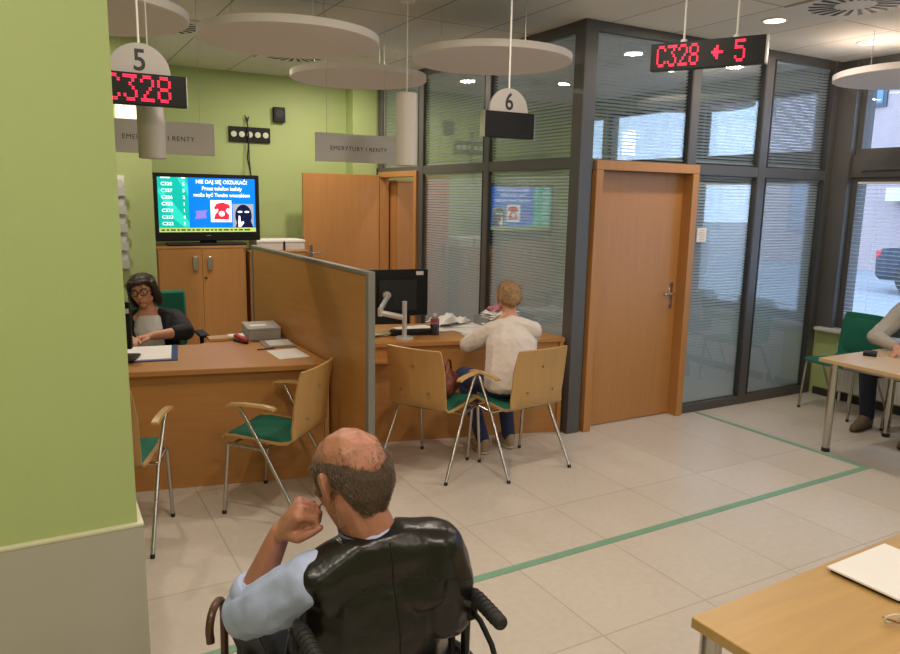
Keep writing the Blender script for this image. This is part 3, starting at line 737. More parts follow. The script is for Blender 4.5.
# ------------------------------------------------------------------ things on the left desk
t = thing('cardboard_box', 'flat grey cardboard box lying on the left desk against the divider', 'box', (1.45, 5.42, DH))
bm = nb(); box(bm, (1.425, 5.40, DH+.042), (.23, .32, .075), -.1, .003); obj('body', bm, M('grey_card', (.36, .33, .31, 1), .7, 0, .06, (30, 30, 30)), t, False)
bm = nb(); box(bm, (1.425, 5.40, DH+.086), (.236, .326, .014), -.1, .002); obj('lid', bm, M('grey_card_lid', (.40, .37, .35, 1), .7, 0, .06, (30, 30, 30)), t, False)
bm = nb(); box(bm, (1.395, 5.38, DH+.0938), (.12, .07, .0015), -.05); obj('address_label', bm, PAPER, t, False)
t = thing('plastic_wallet', 'clear grey plastic wallet of papers in front of the grey cardboard box', 'document wallet', (1.45, 5.1, DH))
bm = nb(); box(bm, (1.455, 5.095, DH+.005), (.21, .28, .009), -.08, .002); obj('cover', bm, M('grey_wallet', (.36, .31, .27, 1), .25), t, False)
bm = nb(); box(bm, (1.465, 5.09, DH+.0105), (.16, .2, .002), -.08); obj('sheet', bm, PAPERG, t, False)
t = thing('paper_sheet', 'white printed sheet on the right corner of the left desk', 'paper', (1.42, 4.74, DH))
bm = nb(); box(bm, (1.425, 4.735, DH+.0015), (.205, .29, .003), .02); obj('sheet', bm, PAPER, t, False)
bm = nb(); tube(bm, [(1.27, 4.93, DH+.005), (1.39, 4.93, DH+.006)], .004, 8); o = obj('pen', bm, BLACK); tag(o, 'dark pen lying above the white sheet on the left desk', 'pen')
t = thing('stapler', 'small red stapler near the back edge of the left desk', 'stapler', (1.24, 5.25, DH), .5)
bm = nb(); F = Matrix.Translation((1.235, 5.25, DH)) @ Matrix.Rotation(1.9, 4, 'Z')
plate(bm, F, -.08, .08, -.018, .018, .0, .012, .004); obj('base', bm, BLACK, t)
RED = M('red_plastic', (.42, .015, .02, 1), .35)
bm = nb(); F2 = F @ Matrix.Translation((0, 0, .022)) @ Matrix.Rotation(-.12, 4, 'Y'); plate(bm, F2, -.085, .07, -.018, .018, 0, .026, .008); obj('arm', bm, RED, t)
t = thing('paper_tray', 'low wooden tray with white slips at the back edge of the left desk', 'tray', (1.16, 5.36, DH))
bm = nb(); box(bm, (1.17, 5.40, DH+.012), (.26, .13, .022), -.05, .003); obj('tray', bm, WOODL, t, False)
bm = nb(); box(bm, (1.24, 5.40, DH+.026), (.11, .10, .006), -.05); obj('slips', bm, PAPER, t, False)
t = thing('document_folder', 'open dark blue folder with white papers under the woman\'s hands', 'folder', (.62, 5.1, DH))
bm = nb(); box(bm, (.60, 5.10, DH+.0025), (.36, .50, .005), -.16, .001); obj('cover', bm, M('navy_folder', (.02, .03, .16, 1), .4), t, False)
bm = nb(); box(bm, (.59, 5.10, DH+.008), (.30, .43, .006), -.16); obj('papers', bm, PAPER, t, False)
t = thing('computer_monitor', 'black monitor at the pillar edge on the left desk, seen from behind', 'monitor', (.36, 4.98, DH))
F = Matrix.Translation((.345, 5.02, DH)) @ Matrix.Rotation(-.35, 4, 'Z')
bm = nb(); plate(bm, F, -.25, .155, -.02, .02, .07, .37, .006); obj('panel', bm, BLACK, t)
bm = nb(); plate(bm, F, -.09, .09, .02, .022, .1, .3); obj('vent_panel', bm, BLACKR, t)
bm = nb(); plate(bm, F, -.04, .04, -.05, -.02, .02, .2, .006); obj('neck', bm, BLACK, t)
bm = nb(); plate(bm, F, -.14, .19, -.14, .06, .0125, .030, .006); obj('base', bm, BLACK, t)
bm = nb(); plate(bm, F, .10, .15, -.0215, -.02, .30, .33); obj('sticker', bm, PAPERG, t)

# ------------------------------------------------------------------ things on the right desk
t = thing('computer_monitor', 'black monitor on a white jointed arm beside the divider, seen from behind', 'monitor', (2.37, 4.90, DH))
F = Matrix.Translation((2.46, 5.22, 1.06)) @ Matrix.Rotation(-.16, 4, 'Z')
bm = nb(); plate(bm, F, -.27, .25, -.012, .018, -.175, .195, .006); pn = obj('panel', bm, BLACK, t)
bm = nb(); plate(bm, F, -.16, .16, -.030, -.012, -.13, .12, .01); obj('back_cover', bm, M('black_matte', (.009, .009, .01, 1), .6), t)
bm = nb(); plate(bm, F, .15, .21, -.0135, -.012, .15, .18); obj('sticker', bm, PAPER, t, False)
ARM = M('silver_arm', (.62, .61, .60, 1), .35, .3)
bm = nb(); lathe(bm, [(.07, 0), (.07, .012), (.06, .018), (.02, .02)], (2.37, 4.90, DH), 28); obj('base', bm, ARM, t)
bm = nb(); tube(bm, [(2.37, 4.90, DH+.018), (2.37, 4.90, 1.05)], .018, 14); obj('pole', bm, ARM, t)
bm = nb(); tube(bm, [(2.37, 4.90, .925), (2.20, 4.96, .965)], .017, 12, flat=1.3); obj('lower_arm', bm, ARM, t)
bm = nb(); tube(bm, [(2.20, 4.96, .94), (2.20, 4.96, 1.0)], .020, 14); tube(bm, [(2.20, 4.96, .99), (2.36, 5.17, 1.06)], .017, 12, flat=1.3); obj('upper_arm', bm, ARM, t)
v = F @ Vector((-.10, -.03, 0)); bm = nb(); tube(bm, [(v.x, v.y-.03, 1.06), (v.x, v.y+.002, 1.06)], .03, 18); obj('mount', bm, ARM, t)
t = thing('hand_sanitizer', 'small dark liquid bottle with red label on the right desk', 'bottle', (2.66, 4.96, DH))
bm = nb(); lathe(bm, [(.030, 0), (.034, .004), (.034, .08), (.030, .085)], (2.66, 4.96, DH), 24); obj('liquid_body', bm, M('dark_liquid', (.02, .018, .022, 1), .15), t)
bm = nb(); lathe(bm, [(.030, .085), (.034, .088), (.033, .125), (.012, .145)], (2.66, 4.96, DH), 24); obj('bottle_top', bm, M('clear_bottle', (.30, .26, .25, 1), .15), t)
bm = nb(); lathe(bm, [(.0345, .10), (.0348, .102), (.0345, .125), (.030, .13)], (2.66, 4.96, DH), 24); obj('label', bm, M('red_label', (.34, .06, .06, 1), .5), t)
bm = nb(); lathe(bm, [(.013, .14), (.013, .165), (.009, .168)], (2.66, 4.96, DH), 16); obj('cap', bm, WHITE, t)
t = thing('keyboard', 'black keyboard lying behind the monitor arm on the right desk', 'keyboard', (2.55, 5.03, DH))
bm = nb(); box(bm, (2.50, 5.04, DH+.016), (.34, .10, .03), -.2, .006); obj('case', bm, BLACK, t)
bm = nb()
for i in range(12):
    for j in range(4):
        q = Matrix.Translation((2.50, 5.04, DH+.033)) @ Matrix.Rotation(-.2, 4, 'Z'); plate(bm, q, -.162+i*.027, -.140+i*.027, -.045+j*.023, -.026+j*.023, -.003, .004)
obj('keys', bm, BLACKR, t, False)
def sheets(name, items, label, cat, mat, base):
    t = thing(name, label, cat, base)
    for (x, y, z, w, h, a) in items:
        bm = nb(); box(bm, (x, y, z), (w, h, .003), a); obj('sheet', bm, mat, t, False)
sheets('form_stack', [(2.02, 5.08, DH+.002, .30, .24, -.25)], 'white printed form between the divider and the monitor arm', 'paper', PAPER, (2.02, 5.08, DH))
t = bpy.data.objects['form_stack']
for i, (a, b) in enumerate(((1.96, 5.03), (2.0, 5.06), (2.03, 5.02))):
    bm = nb(); box(bm, (a, b, DH+.0042), (.05, .012, .001), -.25); obj('red_stamp', bm, M('red_print', (.6, .08, .06, 1), .6), t, False)
t = thing('envelope_bundle', 'creased yellowish envelope bundle lying below the black monitor', 'envelopes', (2.2, 5.1, DH))
for i in range(3):
    bm = nb(); box(bm, (2.22+.02*i, 5.12-.01*i, DH+.008+.006*i), (.19, .13, .005), .2*i-.2); obj('envelope', bm, M('manila', (.55, .46, .30, 1), .7), t, False)
for i, (x, y, a, z, lab) in enumerate([(2.86, 5.15, -.1, .002, 'white paper sheet on the right desk just behind the dark bottle'), (3.02, 5.02, .25, .005, 'white paper sheet on the right desk in front of the woman in white'),
        (3.10, 5.20, -.35, .008, 'topmost white sheet lying askew in the middle of the right desk'), (2.62, 5.22, .05, .011, 'white sheet on the right desk under the edge of the monitor')]):
    bm = nb(); box(bm, (x, y, DH+z), (.30, .21, .002), a); o = obj('paper_sheet', bm, PAPER, None, False); tag(o, lab, 'paper', 'loose papers on the right desk')
bm = nb(); box(bm, (2.93, 4.84, DH+.003), (.17, .10, .004), -.3); o = obj('paper_slip', bm, PAPERG, None, False); tag(o, 'grey printed slip beside the left hand of the woman in white', 'paper')
def crumpled(name, c, w, h, hh, a, label, mat, parent=None, n=9, seed=1):
    rnd = random.Random(seed); bm = nb(); g = []
    q = Matrix.Translation(c) @ Matrix.Rotation(a, 4, 'Z')
    for i in range(n):
        g.append([bm.verts.new(q @ Vector(((i/(n-1)-.5)*w, (j/(n-1)-.5)*h, hh*(.5+.5*math.sin(i*1.1+seed)*math.cos(j*.8+seed))*(1 if 0 < i < n-1 and 0 < j < n-1 else .3)+rnd.uniform(0, hh*.3)))) for j in range(n)])
    for i in range(n-1):
        for j in range(n-1): bm.faces.new((g[i][j], g[i+1][j], g[i+1][j+1], g[i][j+1]))
    bmesh.ops.recalc_face_normals(bm, faces=bm.faces); bmesh.ops.solidify(bm, geom=bm.faces[:], thickness=.0015)
    o = obj(name, bm, mat, parent, False)
    if parent is None: tag(o, label, 'paper')
    return o
crumpled('folded_leaflet', (2.97, 5.31, DH+.012), .32, .22, .07, .3, 'half folded white leaflet standing up in the middle of the right desk', PAPER, seed=2)
t = thing('letter_tray', 'open grey tray heaped with crumpled white papers at the back of the right desk', 'tray', (3.34, 5.15, DH))
bm = nb(); bx(bm, 3.19, 3.50, 5.02, 5.25, DH+.001, DH+.01); bx(bm, 3.19, 3.20, 5.02, 5.25, DH+.01, DH+.08); bx(bm, 3.49, 3.50, 5.02, 5.25, DH+.01, DH+.08); bx(bm, 3.19, 3.50, 5.24, 5.25, DH+.01, DH+.08); bx(bm, 3.19, 3.50, 5.02, 5.03, DH+.01, DH+.05)
obj('tray', bm, M('grey_tray', (.25, .24, .24, 1), .4), t, False)
for i in range(5): crumpled('paper', (3.34+.01*i, 5.13, DH+.02+.02*i), .29, .2, .03, .15*i-.3, '', PAPER, t, seed=3+i)
crumpled('pink_wrap', (3.36, 5.15, DH+.125), .16, .12, .04, .3, '', M('pink_wrap', (.55, .12, .2, 1), .6), t, seed=11)

# ------------------------------------------------------------------ tables at the right
def make_table(label, corners, h, leg_at, mat, loc, th=.028):
    t = thing('office_table', label, 'table', loc)
    bm = nb(); prism(bm, corners, h-th, h, .002); obj('tabletop', bm, mat, t, False)
    n = len(corners); cx = sum(p[0] for p in corners)/n; cy = sum(p[1] for p in corners)/n
    bm = nb()
    q = [(x+(cx-x)*.06, y+(cy-y)*.10) for x, y in leg_at]
    for a, b in zip(q, q[1:]+q[:1]):
        d = Vector((b[0]-a[0], b[1]-a[1])); m = frame3(((a[0]+b[0])/2, (a[1]+b[1])/2, h-th-.022), (d.x, d.y, 0), (0, 0, 1)); plate(bm, m, -d.length/2, d.length/2, -.02, .02, -.012, .012)
    obj('apron', bm, STEEL, t, False)
    for x, y in leg_at:
        bm = nb(); tube(bm, [(x, y, .025), (x, y, h-th)], .028, 20); lg = obj('leg', bm, CHROME, t)
        bm = nb(); tube(bm, [(x, y, 0), (x, y, .03)], .030, 20); obj('foot', bm, BLACKR, lg)
make_table('light table with chrome legs at the right edge where the man in grey sits', [(4.95, 3.27), (5.90, 3.27), (5.90, 1.85), (4.95, 1.85)], .715, [(5.06, 3.21), (5.83, 3.21), (5.83, 1.92), (5.06, 1.92)], M('pale_beech', (.60, .42, .23, 1), .35, 0, .10, (3, 30, 3)), (5.4, 2.5, 0))
make_table('light beech table in the bottom right corner, with a white pad on it', [(1.405, 1.20), (2.75, 1.245), (2.78, .40), (1.43, .36)], .77, [(1.445, 1.165), (2.70, 1.22), (2.75, .43), (1.445, .39)], WOODL, (2.1, .8, 0), .03)
# pad on the near table
t = thing('tablet_cover', 'white sheet lying on a flat black case on the near table', 'tablet', (2.05, 1.08, .77))
F = Matrix.Translation((2.085, 1.085, .77)) @ Matrix.Rotation(.03, 4, 'Z')
bm = nb(); plate(bm, F, -.135, .165, -.10, .10, 0, .010, .003); obj('case', bm, BLACK, t)
bm = nb(); plate(bm, F, -.145, .155, -.10, .105, .0105, .018, .002); obj('pages', bm, PAPER, t, False)
bm = nb(); plate(bm, F, -.05, .16, -.106, -.10, .002, .010, .001); obj('grey_edge', bm, STEEL, t, False)
# spectacles at the frame edge
t = thing('spectacles', 'folded spectacles with clear frame near the right edge of the near table', 'glasses', (1.85, .93, .77))
CLR = M('clear_frame', (.70, .66, .62, 1), .2); AMB = M('amber_frame', (.35, .15, .06, 1), .3)
for s in (0, 1):
    bm = nb(); c = Vector((1.825+.052*s, .930-.022*s, .792)); F = frame3(c, (.92, -.39, 0), (-.15, -.35, .92))
    tube(bm, [F @ Vector((.023*math.cos(a), .017*math.sin(a), 0)) for a in [i*2*PI/20 for i in range(21)]], .0028, 8); rim = obj('rim', bm, CLR, t)
    bm = nb(); outline(bm, F, [(.022*math.cos(a), .016*math.sin(a)) for a in [i*2*PI/20 for i in range(20)]], -.0006, .0006); obj('lens', bm, GLASSW, rim)
    bm = nb(); tube(bm, [c+Vector((-.022, .012, .004)), c+Vector((.015, -.004, -.012)), c+Vector((.07, -.022, -.018))], .0028, 8); obj('temple', bm, AMB, t)
# on the right table
t = thing('wallet', 'black leather wallet at the corner of the right table', 'wallet', (5.40, 3.16, .715))
bm = nb(); box(bm, (5.40, 3.16, .728), (.14, .09, .024), .5, .008, seg=2); obj('body', bm, BLACK, t)
bm = nb(); box(bm, (5.40, 3.16, .7415), (.10, .06, .003), .5, .001); obj('flap', bm, BLACKR, t)
for x, y, a, lab in ((5.64, 2.94, .3, 'white form under the right hand of the man in grey'), (5.42, 2.60, -.2, 'white sheet on the right table near the photo edge')):
    bm = nb(); box(bm, (x, y, .717), (.21, .30, .003), a); o = obj('paper_form', bm, PAPER, None, False); tag(o, lab, 'paper', 'papers on the right table')
# radiator
t = thing('radiator', 'white panel radiator under the window sill behind the green chair', 'radiator', (6.5, 3.6, .1))
bm = nb(); bx(bm, 6.475, 6.53, 2.7, 4.11, .10, .55, .006); obj('panel', bm, WHITE, t, False)
bm = nb()
for i in range(34): bx(bm, 6.471, 6.476, 2.73+i*.041, 2.745+i*.041, .13, .52)
obj('grooves', bm, M('radiator_rib', (.72, .70, .67, 1), .4), t, False)
bm = nb(); tube(bm, [(6.5, 4.05, .0), (6.5, 4.05, .11)], .012, 10); tube(bm, [(6.5, 3.95, .0), (6.5, 3.95, .11)], .012, 10); obj('pipe', bm, WHITE, t)
for y in (2.9, 3.9):
    bm = nb(); bx(bm, 6.53, 6.5495, y, y+.04, .3, .5); obj('bracket', bm, STEEL, t, False)

# ------------------------------------------------------------------ people
def head_prims(bm, H, k=1.0, ears=True):
    def hl(*b): hull(bm, *[((x*k, y*k, z*k), (tuple(q*k for q in r) if isinstance(r, tuple) else r*k)) for (x, y, z), r in b], mat=H)
    hl(((0, -.018, .030), (.077, .098, .088)))
    hl(((0, .02, .03), (.072, .072, .075)), ((0, .035, -.045), (.052, .045, .04)))
    hl(((.042, .012, -.055), .026), ((-.042, .012, -.055), .026), ((0, .072, -.088), .020), ((0, .05, -.06), .03))
    hl(((.040, .052, -.008), .030), ((.02, .066, -.05), .026)); hl(((-.040, .052, -.008), .030), ((-.02, .066, -.05), .026))
    hl(((.034, .070, .036), .015), ((-.034, .070, .036), .015), ((0, .076, .038), .014))
    hl(((0, .086, .018), .007), ((0, .108, -.022), .011)); hl(((.013, .096, -.026), .008), ((-.013, .096, -.026), .008), ((0, .104, -.025), .010))
    hl(((.019, .084, -.052), .006), ((-.019, .084, -.052), .006), ((0, .091, -.050), .008)); hl(((.015, .083, -.062), .007), ((-.015, .083, -.062), .007), ((0, .088, -.062), .008))
    if ears:
        for s in (-1, 1):
            hl(((s*.080, -.010, .018), (.009, .019, .018)), ((s*.088, -.020, .020), (.006, .015, .019)), ((s*.078, -.004, -.030), (.007, .010, .011)))
            hl(((s*.096, -.030, .016), (.005, .006, .022)), ((s*.086, -.018, -.016), (.005, .006, .014)), ((s*.082, -.015, .01), (.004, .010, .02)))
def face_parts(H, parent, k=1.0, lipcol=(.42, .13, .11, 1), browcol=(.05, .03, .02, 1)):
    for s in (-1, 1):
        bm = nb(); c = H @ Vector((s*.032*k, .079*k, .012*k))
        t = bmesh.new(); bmesh.ops.create_uvsphere(t, u_segments=16, v_segments=10, radius=.0115*k); bmesh.ops.translate(t, vec=c, verts=t.verts); merge(bm, t)
        e = obj('eye', bm, M('eye_white', (.75, .72, .70, 1), .2), parent)
        bm = nb(); d = H.to_3x3() @ Vector((0, 1, 0)); tube(bm, [c+d*.0100*k, c+d*.0121*k], .0052*k, 12); obj('iris', bm, M('iris', (.03, .018, .01, 1), .2), e)
        bm = nb(); tube(bm, [H @ Vector((s*.014*k, .086*k, .032*k)), H @ Vector((s*.032*k, .086*k, .039*k)), H @ Vector((s*.050*k, .074*k, .034*k))], .004*k, 6); obj('eyebrow', bm, M('brow_%d' % int(browcol[0]*1000), browcol, .8), parent)
    bm = nb(); tube(bm, [H @ Vector((-.022*k, .0875*k, -.056*k)), H @ Vector((0, .098*k, -.0545*k)), H @ Vector((.022*k, .0875*k, -.056*k))], .0045*k, 8); obj('lips', bm, M('lips', lipcol, .4), parent)
def head_frame(c, fwd, up=(0, 0, 1)):
    f = Vector(fwd).normalized(); u = Vector(up); r = f.cross(u).normalized(); u = r.cross(f)
    m = Matrix((r, f, u)).transposed().to_4x4(); m.translation = Vector(c); return m
def hand_prims(bm, wrist, d, n, s, curl=(.5, .7, .5), k=1.0, thumb=.6, spread=.0):
    """d: towards the knuckles, n: palm side, s: thumb side"""
    w = Vector(wrist); d = Vector(d).normalized(); n = Vector(n); n = (n-d*n.dot(d)).normalized(); sd = d.cross(n)
    s = sd if sd.dot(Vector(s)) > 0 else -sd
    P = lambda a, b, c: w+d*a*k+s*b*k+n*c*k
    hull(bm, (P(.0, .016, 0), .019*k), (P(.0, -.016, 0), .018*k), (P(.085, .030, 0), .0135*k), (P(.078, -.032, .002), .012*k), (P(.05, .0, -.004), .016*k))
    if curl[0] > 1: hull(bm, (P(.045, .018, .016), .018*k), (P(.078, .020, .034), .015*k), (P(.07, -.02, .03), .013*k), (P(.05, .034, .026), .012*k))
    for b, a, L, r in ((.030, .088, (.042, .026, .021), .0090), (.010, .092, (.046, .029, .022), .0093), (-.011, .088, (.042, .027, .021), .0088), (-.031, .080, (.033, .020, .018), .0078)):
        p = P(a, b, 0); ang = 0; pts = [(p, r*1.08*k)]
        for i in range(3):
            ang += curl[i]; dir_ = d*math.cos(ang)+n*math.sin(ang)+s*(b*spread if i == 0 else 0)
            p = p+dir_.normalized()*L[i]*k; pts.append((p, r*(1-.08*(i+1))*k))
        chain(bm, *pts)
    p0 = P(.018, .024, .006); p1 = p0+(d*.60+s*.62+n*.35*thumb).normalized()*.042*k; p2 = p1+(d*.85+s*.25*(1-thumb)+n*.45*thumb).normalized()*.034*k; p3 = p2+(d*.85-s*.15*thumb+n*.45*thumb).normalized()*.026*k
    chain(bm, (p0, .017*k), (p1, .0125*k), (p2, .0105*k), (p3, .0085*k))
def shoe(name, parent, heel, toe, mat, sole, k=1.0):
    h = Vector(heel); t = Vector(toe); d = (t-h); L = d.length; d.normalize()
    bm = nb(); up = Vector((0, 0, 1))
    hull(bm, (h+up*.055, .040*k), (h+d*L*.30+up*.085, .040*k), (h+up*.09, .042*k))
    hull(bm, (h+up*.045, .040*k), (h+d*L*.62+up*.045, .044*k), (h+d*L*.35+up*.085, .036*k)); hull(bm, (h+d*L*.6+up*.042, .045*k), (h+d*(L-.03)+up*.034, .032*k))
    o = blob(name, bm, mat, parent, .006, 4)
    bm = nb(); hull(bm, (h+up*.014, (.040*k, .040*k, .013)), (h+d*L*.62+up*.014, (.048*k, .048*k, .013)), (h+d*(L-.03)+up*.014, (.034*k, .034*k, .013))); obj('sole', bm, sole, o)
def strands(name, surf, root, n, length, flow, mat, parent, width=.0011, lift=.25, keep=None, seed=5):
    """short hair grown on the faces of a surface object (stored in root's frame): each a thin tapered tetra strip"""
    me = surf.data; mw = rooted(parent).matrix_basis; rnd = random.Random(seed); bm = nb()
    polys = [p for p in me.polygons if keep is None or keep(mw @ p.center)]
    for _ in range(n):
        p = rnd.choice(polys); vs = [me.vertices[i].co for i in p.vertices]; w = [rnd.random() for _ in vs]; sm = sum(w)
        c = Vector()
        for q, a in zip(vs, w): c += q*(a/sm)
        c = mw @ c; nn = (mw.to_3x3() @ p.normal).normalized()
        if keep and not keep(c): continue
        f = flow(c); f = f-nn*f.dot(nn)
        if f.length < 1e-4: continue
        f.normalize(); side = f.cross(nn).normalized(); L = length*rnd.uniform(.6, 1.2)
        f = (f+side*rnd.uniform(-.35, .35)).normalized()
        pts = [c-nn*.001, c+f*L*.5+nn*(lift*L*.5), c+f*L+nn*(lift*L*.55)]
        a = [bm.verts.new(pts[0]+side*width), bm.verts.new(pts[0]-side*width), bm.verts.new(pts[1]+side*width*.8), bm.verts.new(pts[1]-side*width*.8), bm.verts.new(pts[2]), bm.verts.new(pts[1]+nn*width)]
        bm.faces.new((a[0], a[1], a[5])); bm.faces.new((a[0], a[5], a[2])); bm.faces.new((a[1], a[3], a[5])); bm.faces.new((a[2], a[5], a[4])); bm.faces.new((a[5], a[3], a[4]))
    me2 = bpy.data.meshes.new(name); bm.to_mesh(me2); bm.free()
    return link(name, me2, mat, parent)
V = Vector

# ---- man in the wheelchair, seen from behind
MX, MY = .655, 1.62
man = thing('person', 'balding man in a black leather vest and light blue shirt sitting in a wheelchair', 'person', (MX, MY, 0))
Hc = V((.605, 1.535, 1.172)); hf = V((-.26, .93, -.30)); HM = head_frame(Hc, hf, (-.10, .05, 1))
neck = V((.645, 1.50, 1.035)); SHL = V((.495, 1.505, .955)); SHR = V((.79, 1.475, .975))
ELL = V((.395, 1.715, .785)); WRL = V((.468, 1.645, 1.015)); ELR = V((.895, 1.64, .76)); WRR = V((.83, 1.84, .69))
bm = nb(); head_prims(bm, HM)
hull(bm, (Hc+V((0, -.035, -.045)), .058), (neck+V((0, 0, .0)), .062)); hull(bm, (Hc+V((-.01, .01, -.06)), .050), (neck, .060))
chain(bm, (neck, .062), (V((.65, 1.51, .98)), (.12, .07, .06)), (V((.655, 1.545, .85)), (.165, .105, .10)), (V((.655, 1.58, .70)), (.17, .125, .10)), (V((.655, 1.60, .585)), (.175, .12, .09)))
hull(bm, (SHL, .055), (V((.65, 1.50, .97)), .06)); hull(bm, (SHR, .055), (V((.65, 1.50, .97)), .06))
chain(bm, (SHL, .052), ((SHL+ELL)/2, .046), (ELL, .037)); chain(bm, (ELL, .037), (ELL.lerp(WRL, .3), .040), (WRL, .0265))
chain(bm, (SHR, .052), ((SHR+ELR)/2, .046), (ELR, .037)); chain(bm, (ELR, .037), (ELR.lerp(WRR, .3), .040), (WRR, .0265))
for sx, kx in ((-1, .565), (1, .765)):
    hip = V((MX+sx*.085, 1.63, .56)); kn = V((kx, 2.07, .56)); an = V((kx+sx*.01, 2.10, .17))
    chain(bm, (hip, .085), (hip.lerp(kn, .5), .075), (kn, .058)); chain(bm, (kn, .055), (kn.lerp(an, .35), .054), (an, .036)); hull(bm, (an, .034), (an+V((0, .03, -.03)), .03))
kd = (Hc+HM.to_3x3() @ V((-.075, .055, -.035)))-WRL
hand_prims(bm, WRL+kd.normalized()*.012, kd+V((0, .0, .04)), V((.8, -.25, -.25)), V((.3, -.9, .1)), (1.30, 1.45, .9), 1.0, 1.1)
hand_prims(bm, WRR+V((-.005, .012, -.002)), V((-.5, .8, -.15)), V((0, 0, -1)), V((-1, -.3, 0)), (.25, .35, .25), 1.0, .3)
body = blob('body', bm, SKINR, man, .0042, 4)
face_parts(HM, man, 1, browcol=(.12, .09, .07, 1))
# short hair band round the bald crown
HAIRG = M('grey_brown_hair', (.072, .043, .028, 1), .7, 0, .35, (160, 160, 160), bump=.4, bump_scale=300)
bm = nb()
def hb(*b): hull(bm, *b, mat=HM)
for s in (-1, 1):
    hb(((s*.0575, .034, .036), (.0185, .020, .020)), ((s*.056, -.030, .036), (.0235, .026, .024)), ((s*.064, -.02, .012), (.013, .02, .02)))
    hb(((s*.056, -.030, .036), (.0235, .026, .024)), ((s*.050, -.068, .020), (.0235, .026, .026)), ((s*.042, -.066, -.015), (.029, .030, .03)))
    hb(((s*.050, -.068, .020), (.0235, .026, .026)), ((s*.026, -.088, .002), (.028, .024, .028)), ((s*.020, -.082, -.03), (.031, .024, .03)), ((s*.042, -.066, -.015), (.029, .030, .03)))
    hb(((s*.026, -.088, .002), (.028, .024, .028)), ((0, -.094, -.006), (.026, .0205, .026)), ((s*.018, -.060, -.072), (.024, .018, .016)), ((s*.020, -.082, -.03), (.031, .024, .03)))
    hb(((s*.042, -.066, -.015), (.029, .030, .03)), ((s*.026, -.058, -.058), (.023, .021, .020)))
    hb(((s*.0695, .028, .02), (.0075, .012, .018)), ((s*.071, .024, -.005), (.0055, .009, .012)))
hb(((.022, -.060, -.066), (.022, .019, .022)), ((-.022, -.060, -.066), (.022, .019, .022)), ((0, -.085, -.03), (.025, .02, .03)))
hair = blob('hair', bm, HAIRG, man, .004, 6)
HMi = HM.inverted()
def flow_short(c):
    q = HMi @ c; d = HM.to_3x3() @ V((q.x*1.5, -.25-.2*(q.y < 0), -1)); return d.normalized()
strands('hair_strands', hair, man, 5200, .017, flow_short, M('grey_hair_strand', (.125, .080, .054, 1), .6, 0, .45, (160, 160, 160)), man, .0006, .16)
# wispy short hair on the scalp edge
strands('hair_strands', body, man, 2600, .012, flow_short, M('grey_hair_strand', (.2, .14, .1, 1)), man, .0005, .2,
        keep=lambda c: (lambda q: q.z > -.02 and q.length < .16 and (math.hypot(q.x/.062, (q.y+.03)/.085) > random.uniform(.72, 1.2) and abs(q.x) < .073) and q.y < .06)(HMi @ c), seed=9)
# shirt
BLUE = M('light_blue_shirt', (.42, .49, .74, 1), .75, 0, .04, (20, 20, 20), bump=.25, bump_scale=26)
bm = nb()
chain(bm, (neck+V((.0, -.004, .012)), (.066, .064, .03)), (V((.65, 1.51, .985)), (.125, .078, .055)), (V((.655, 1.545, .85)), (.172, .112, .10)), (V((.655, 1.58, .70)), (.178, .132, .10)), (V((.655, 1.60, .60)), (.182, .128, .06)))
hull(bm, (SHL, .064), (V((.60, 1.50, .97)), .068)); hull(bm, (SHR, .064), (V((.70, 1.50, .97)), .068))
mid = SHL.lerp(ELL, .5)
chain(bm, (SHL, .064), (mid+V((-.012, -.01, -.008)), .070), (ELL+V((-.002, -.014, .004)), .062)); chain(bm, (ELL+V((-.002, -.012, .0)), .060), (ELL.lerp(WRL, .22), .058))
chain(bm, (SHR, .064), (SHR.lerp(ELR, .5), .068), (ELR, .06)); chain(bm, (ELR, .058), (ELR.lerp(WRR, .3), .055))
def fold(c): return .0035*noise.noise(c*26)+.005*noise.noise(V((c.x*9, c.y*9, c.z*22)))
blob('shirt', bm, BLUE, man, .005, 5, fold)
a = ELL.lerp(WRL, .20); b = ELL.lerp(WRL, .36)
bm = nb(); tube(bm, [a, a.lerp(b, .15), a.lerp(b, .85), b], .05, 28, True, [.056, .0595, .0555, .050]); obj('shirt_cuff', bm, BLUE, man)
bm = nb(); ax = (Hc+V((0, -.03, -.05))-neck).normalized()
ring = []
for i in range(29):
    an = PI*.5+2*PI*i/28
    ring.append(an)
t_ = bmesh.new(); lo = []; hi = []
for an in ring[:-1]:
    q = neck+V((math.cos(an)*.073, math.sin(an)*.068, -.012)); lo.append(t_.verts.new(q)); hi.append(t_.verts.new(q+ax*(.024+.012*max(0, -math.cos(an)))+V((-math.cos(an)*.006, -math.sin(an)*.006, 0))))
for i in range(28): t_.faces.new((lo[i], lo[(i+1) % 28], hi[(i+1) % 28], hi[i]))
bmesh.ops.solidify(t_, geom=t_.faces[:], thickness=.004); merge(bm, t_); obj('shirt_collar', bm, BLUE, man)
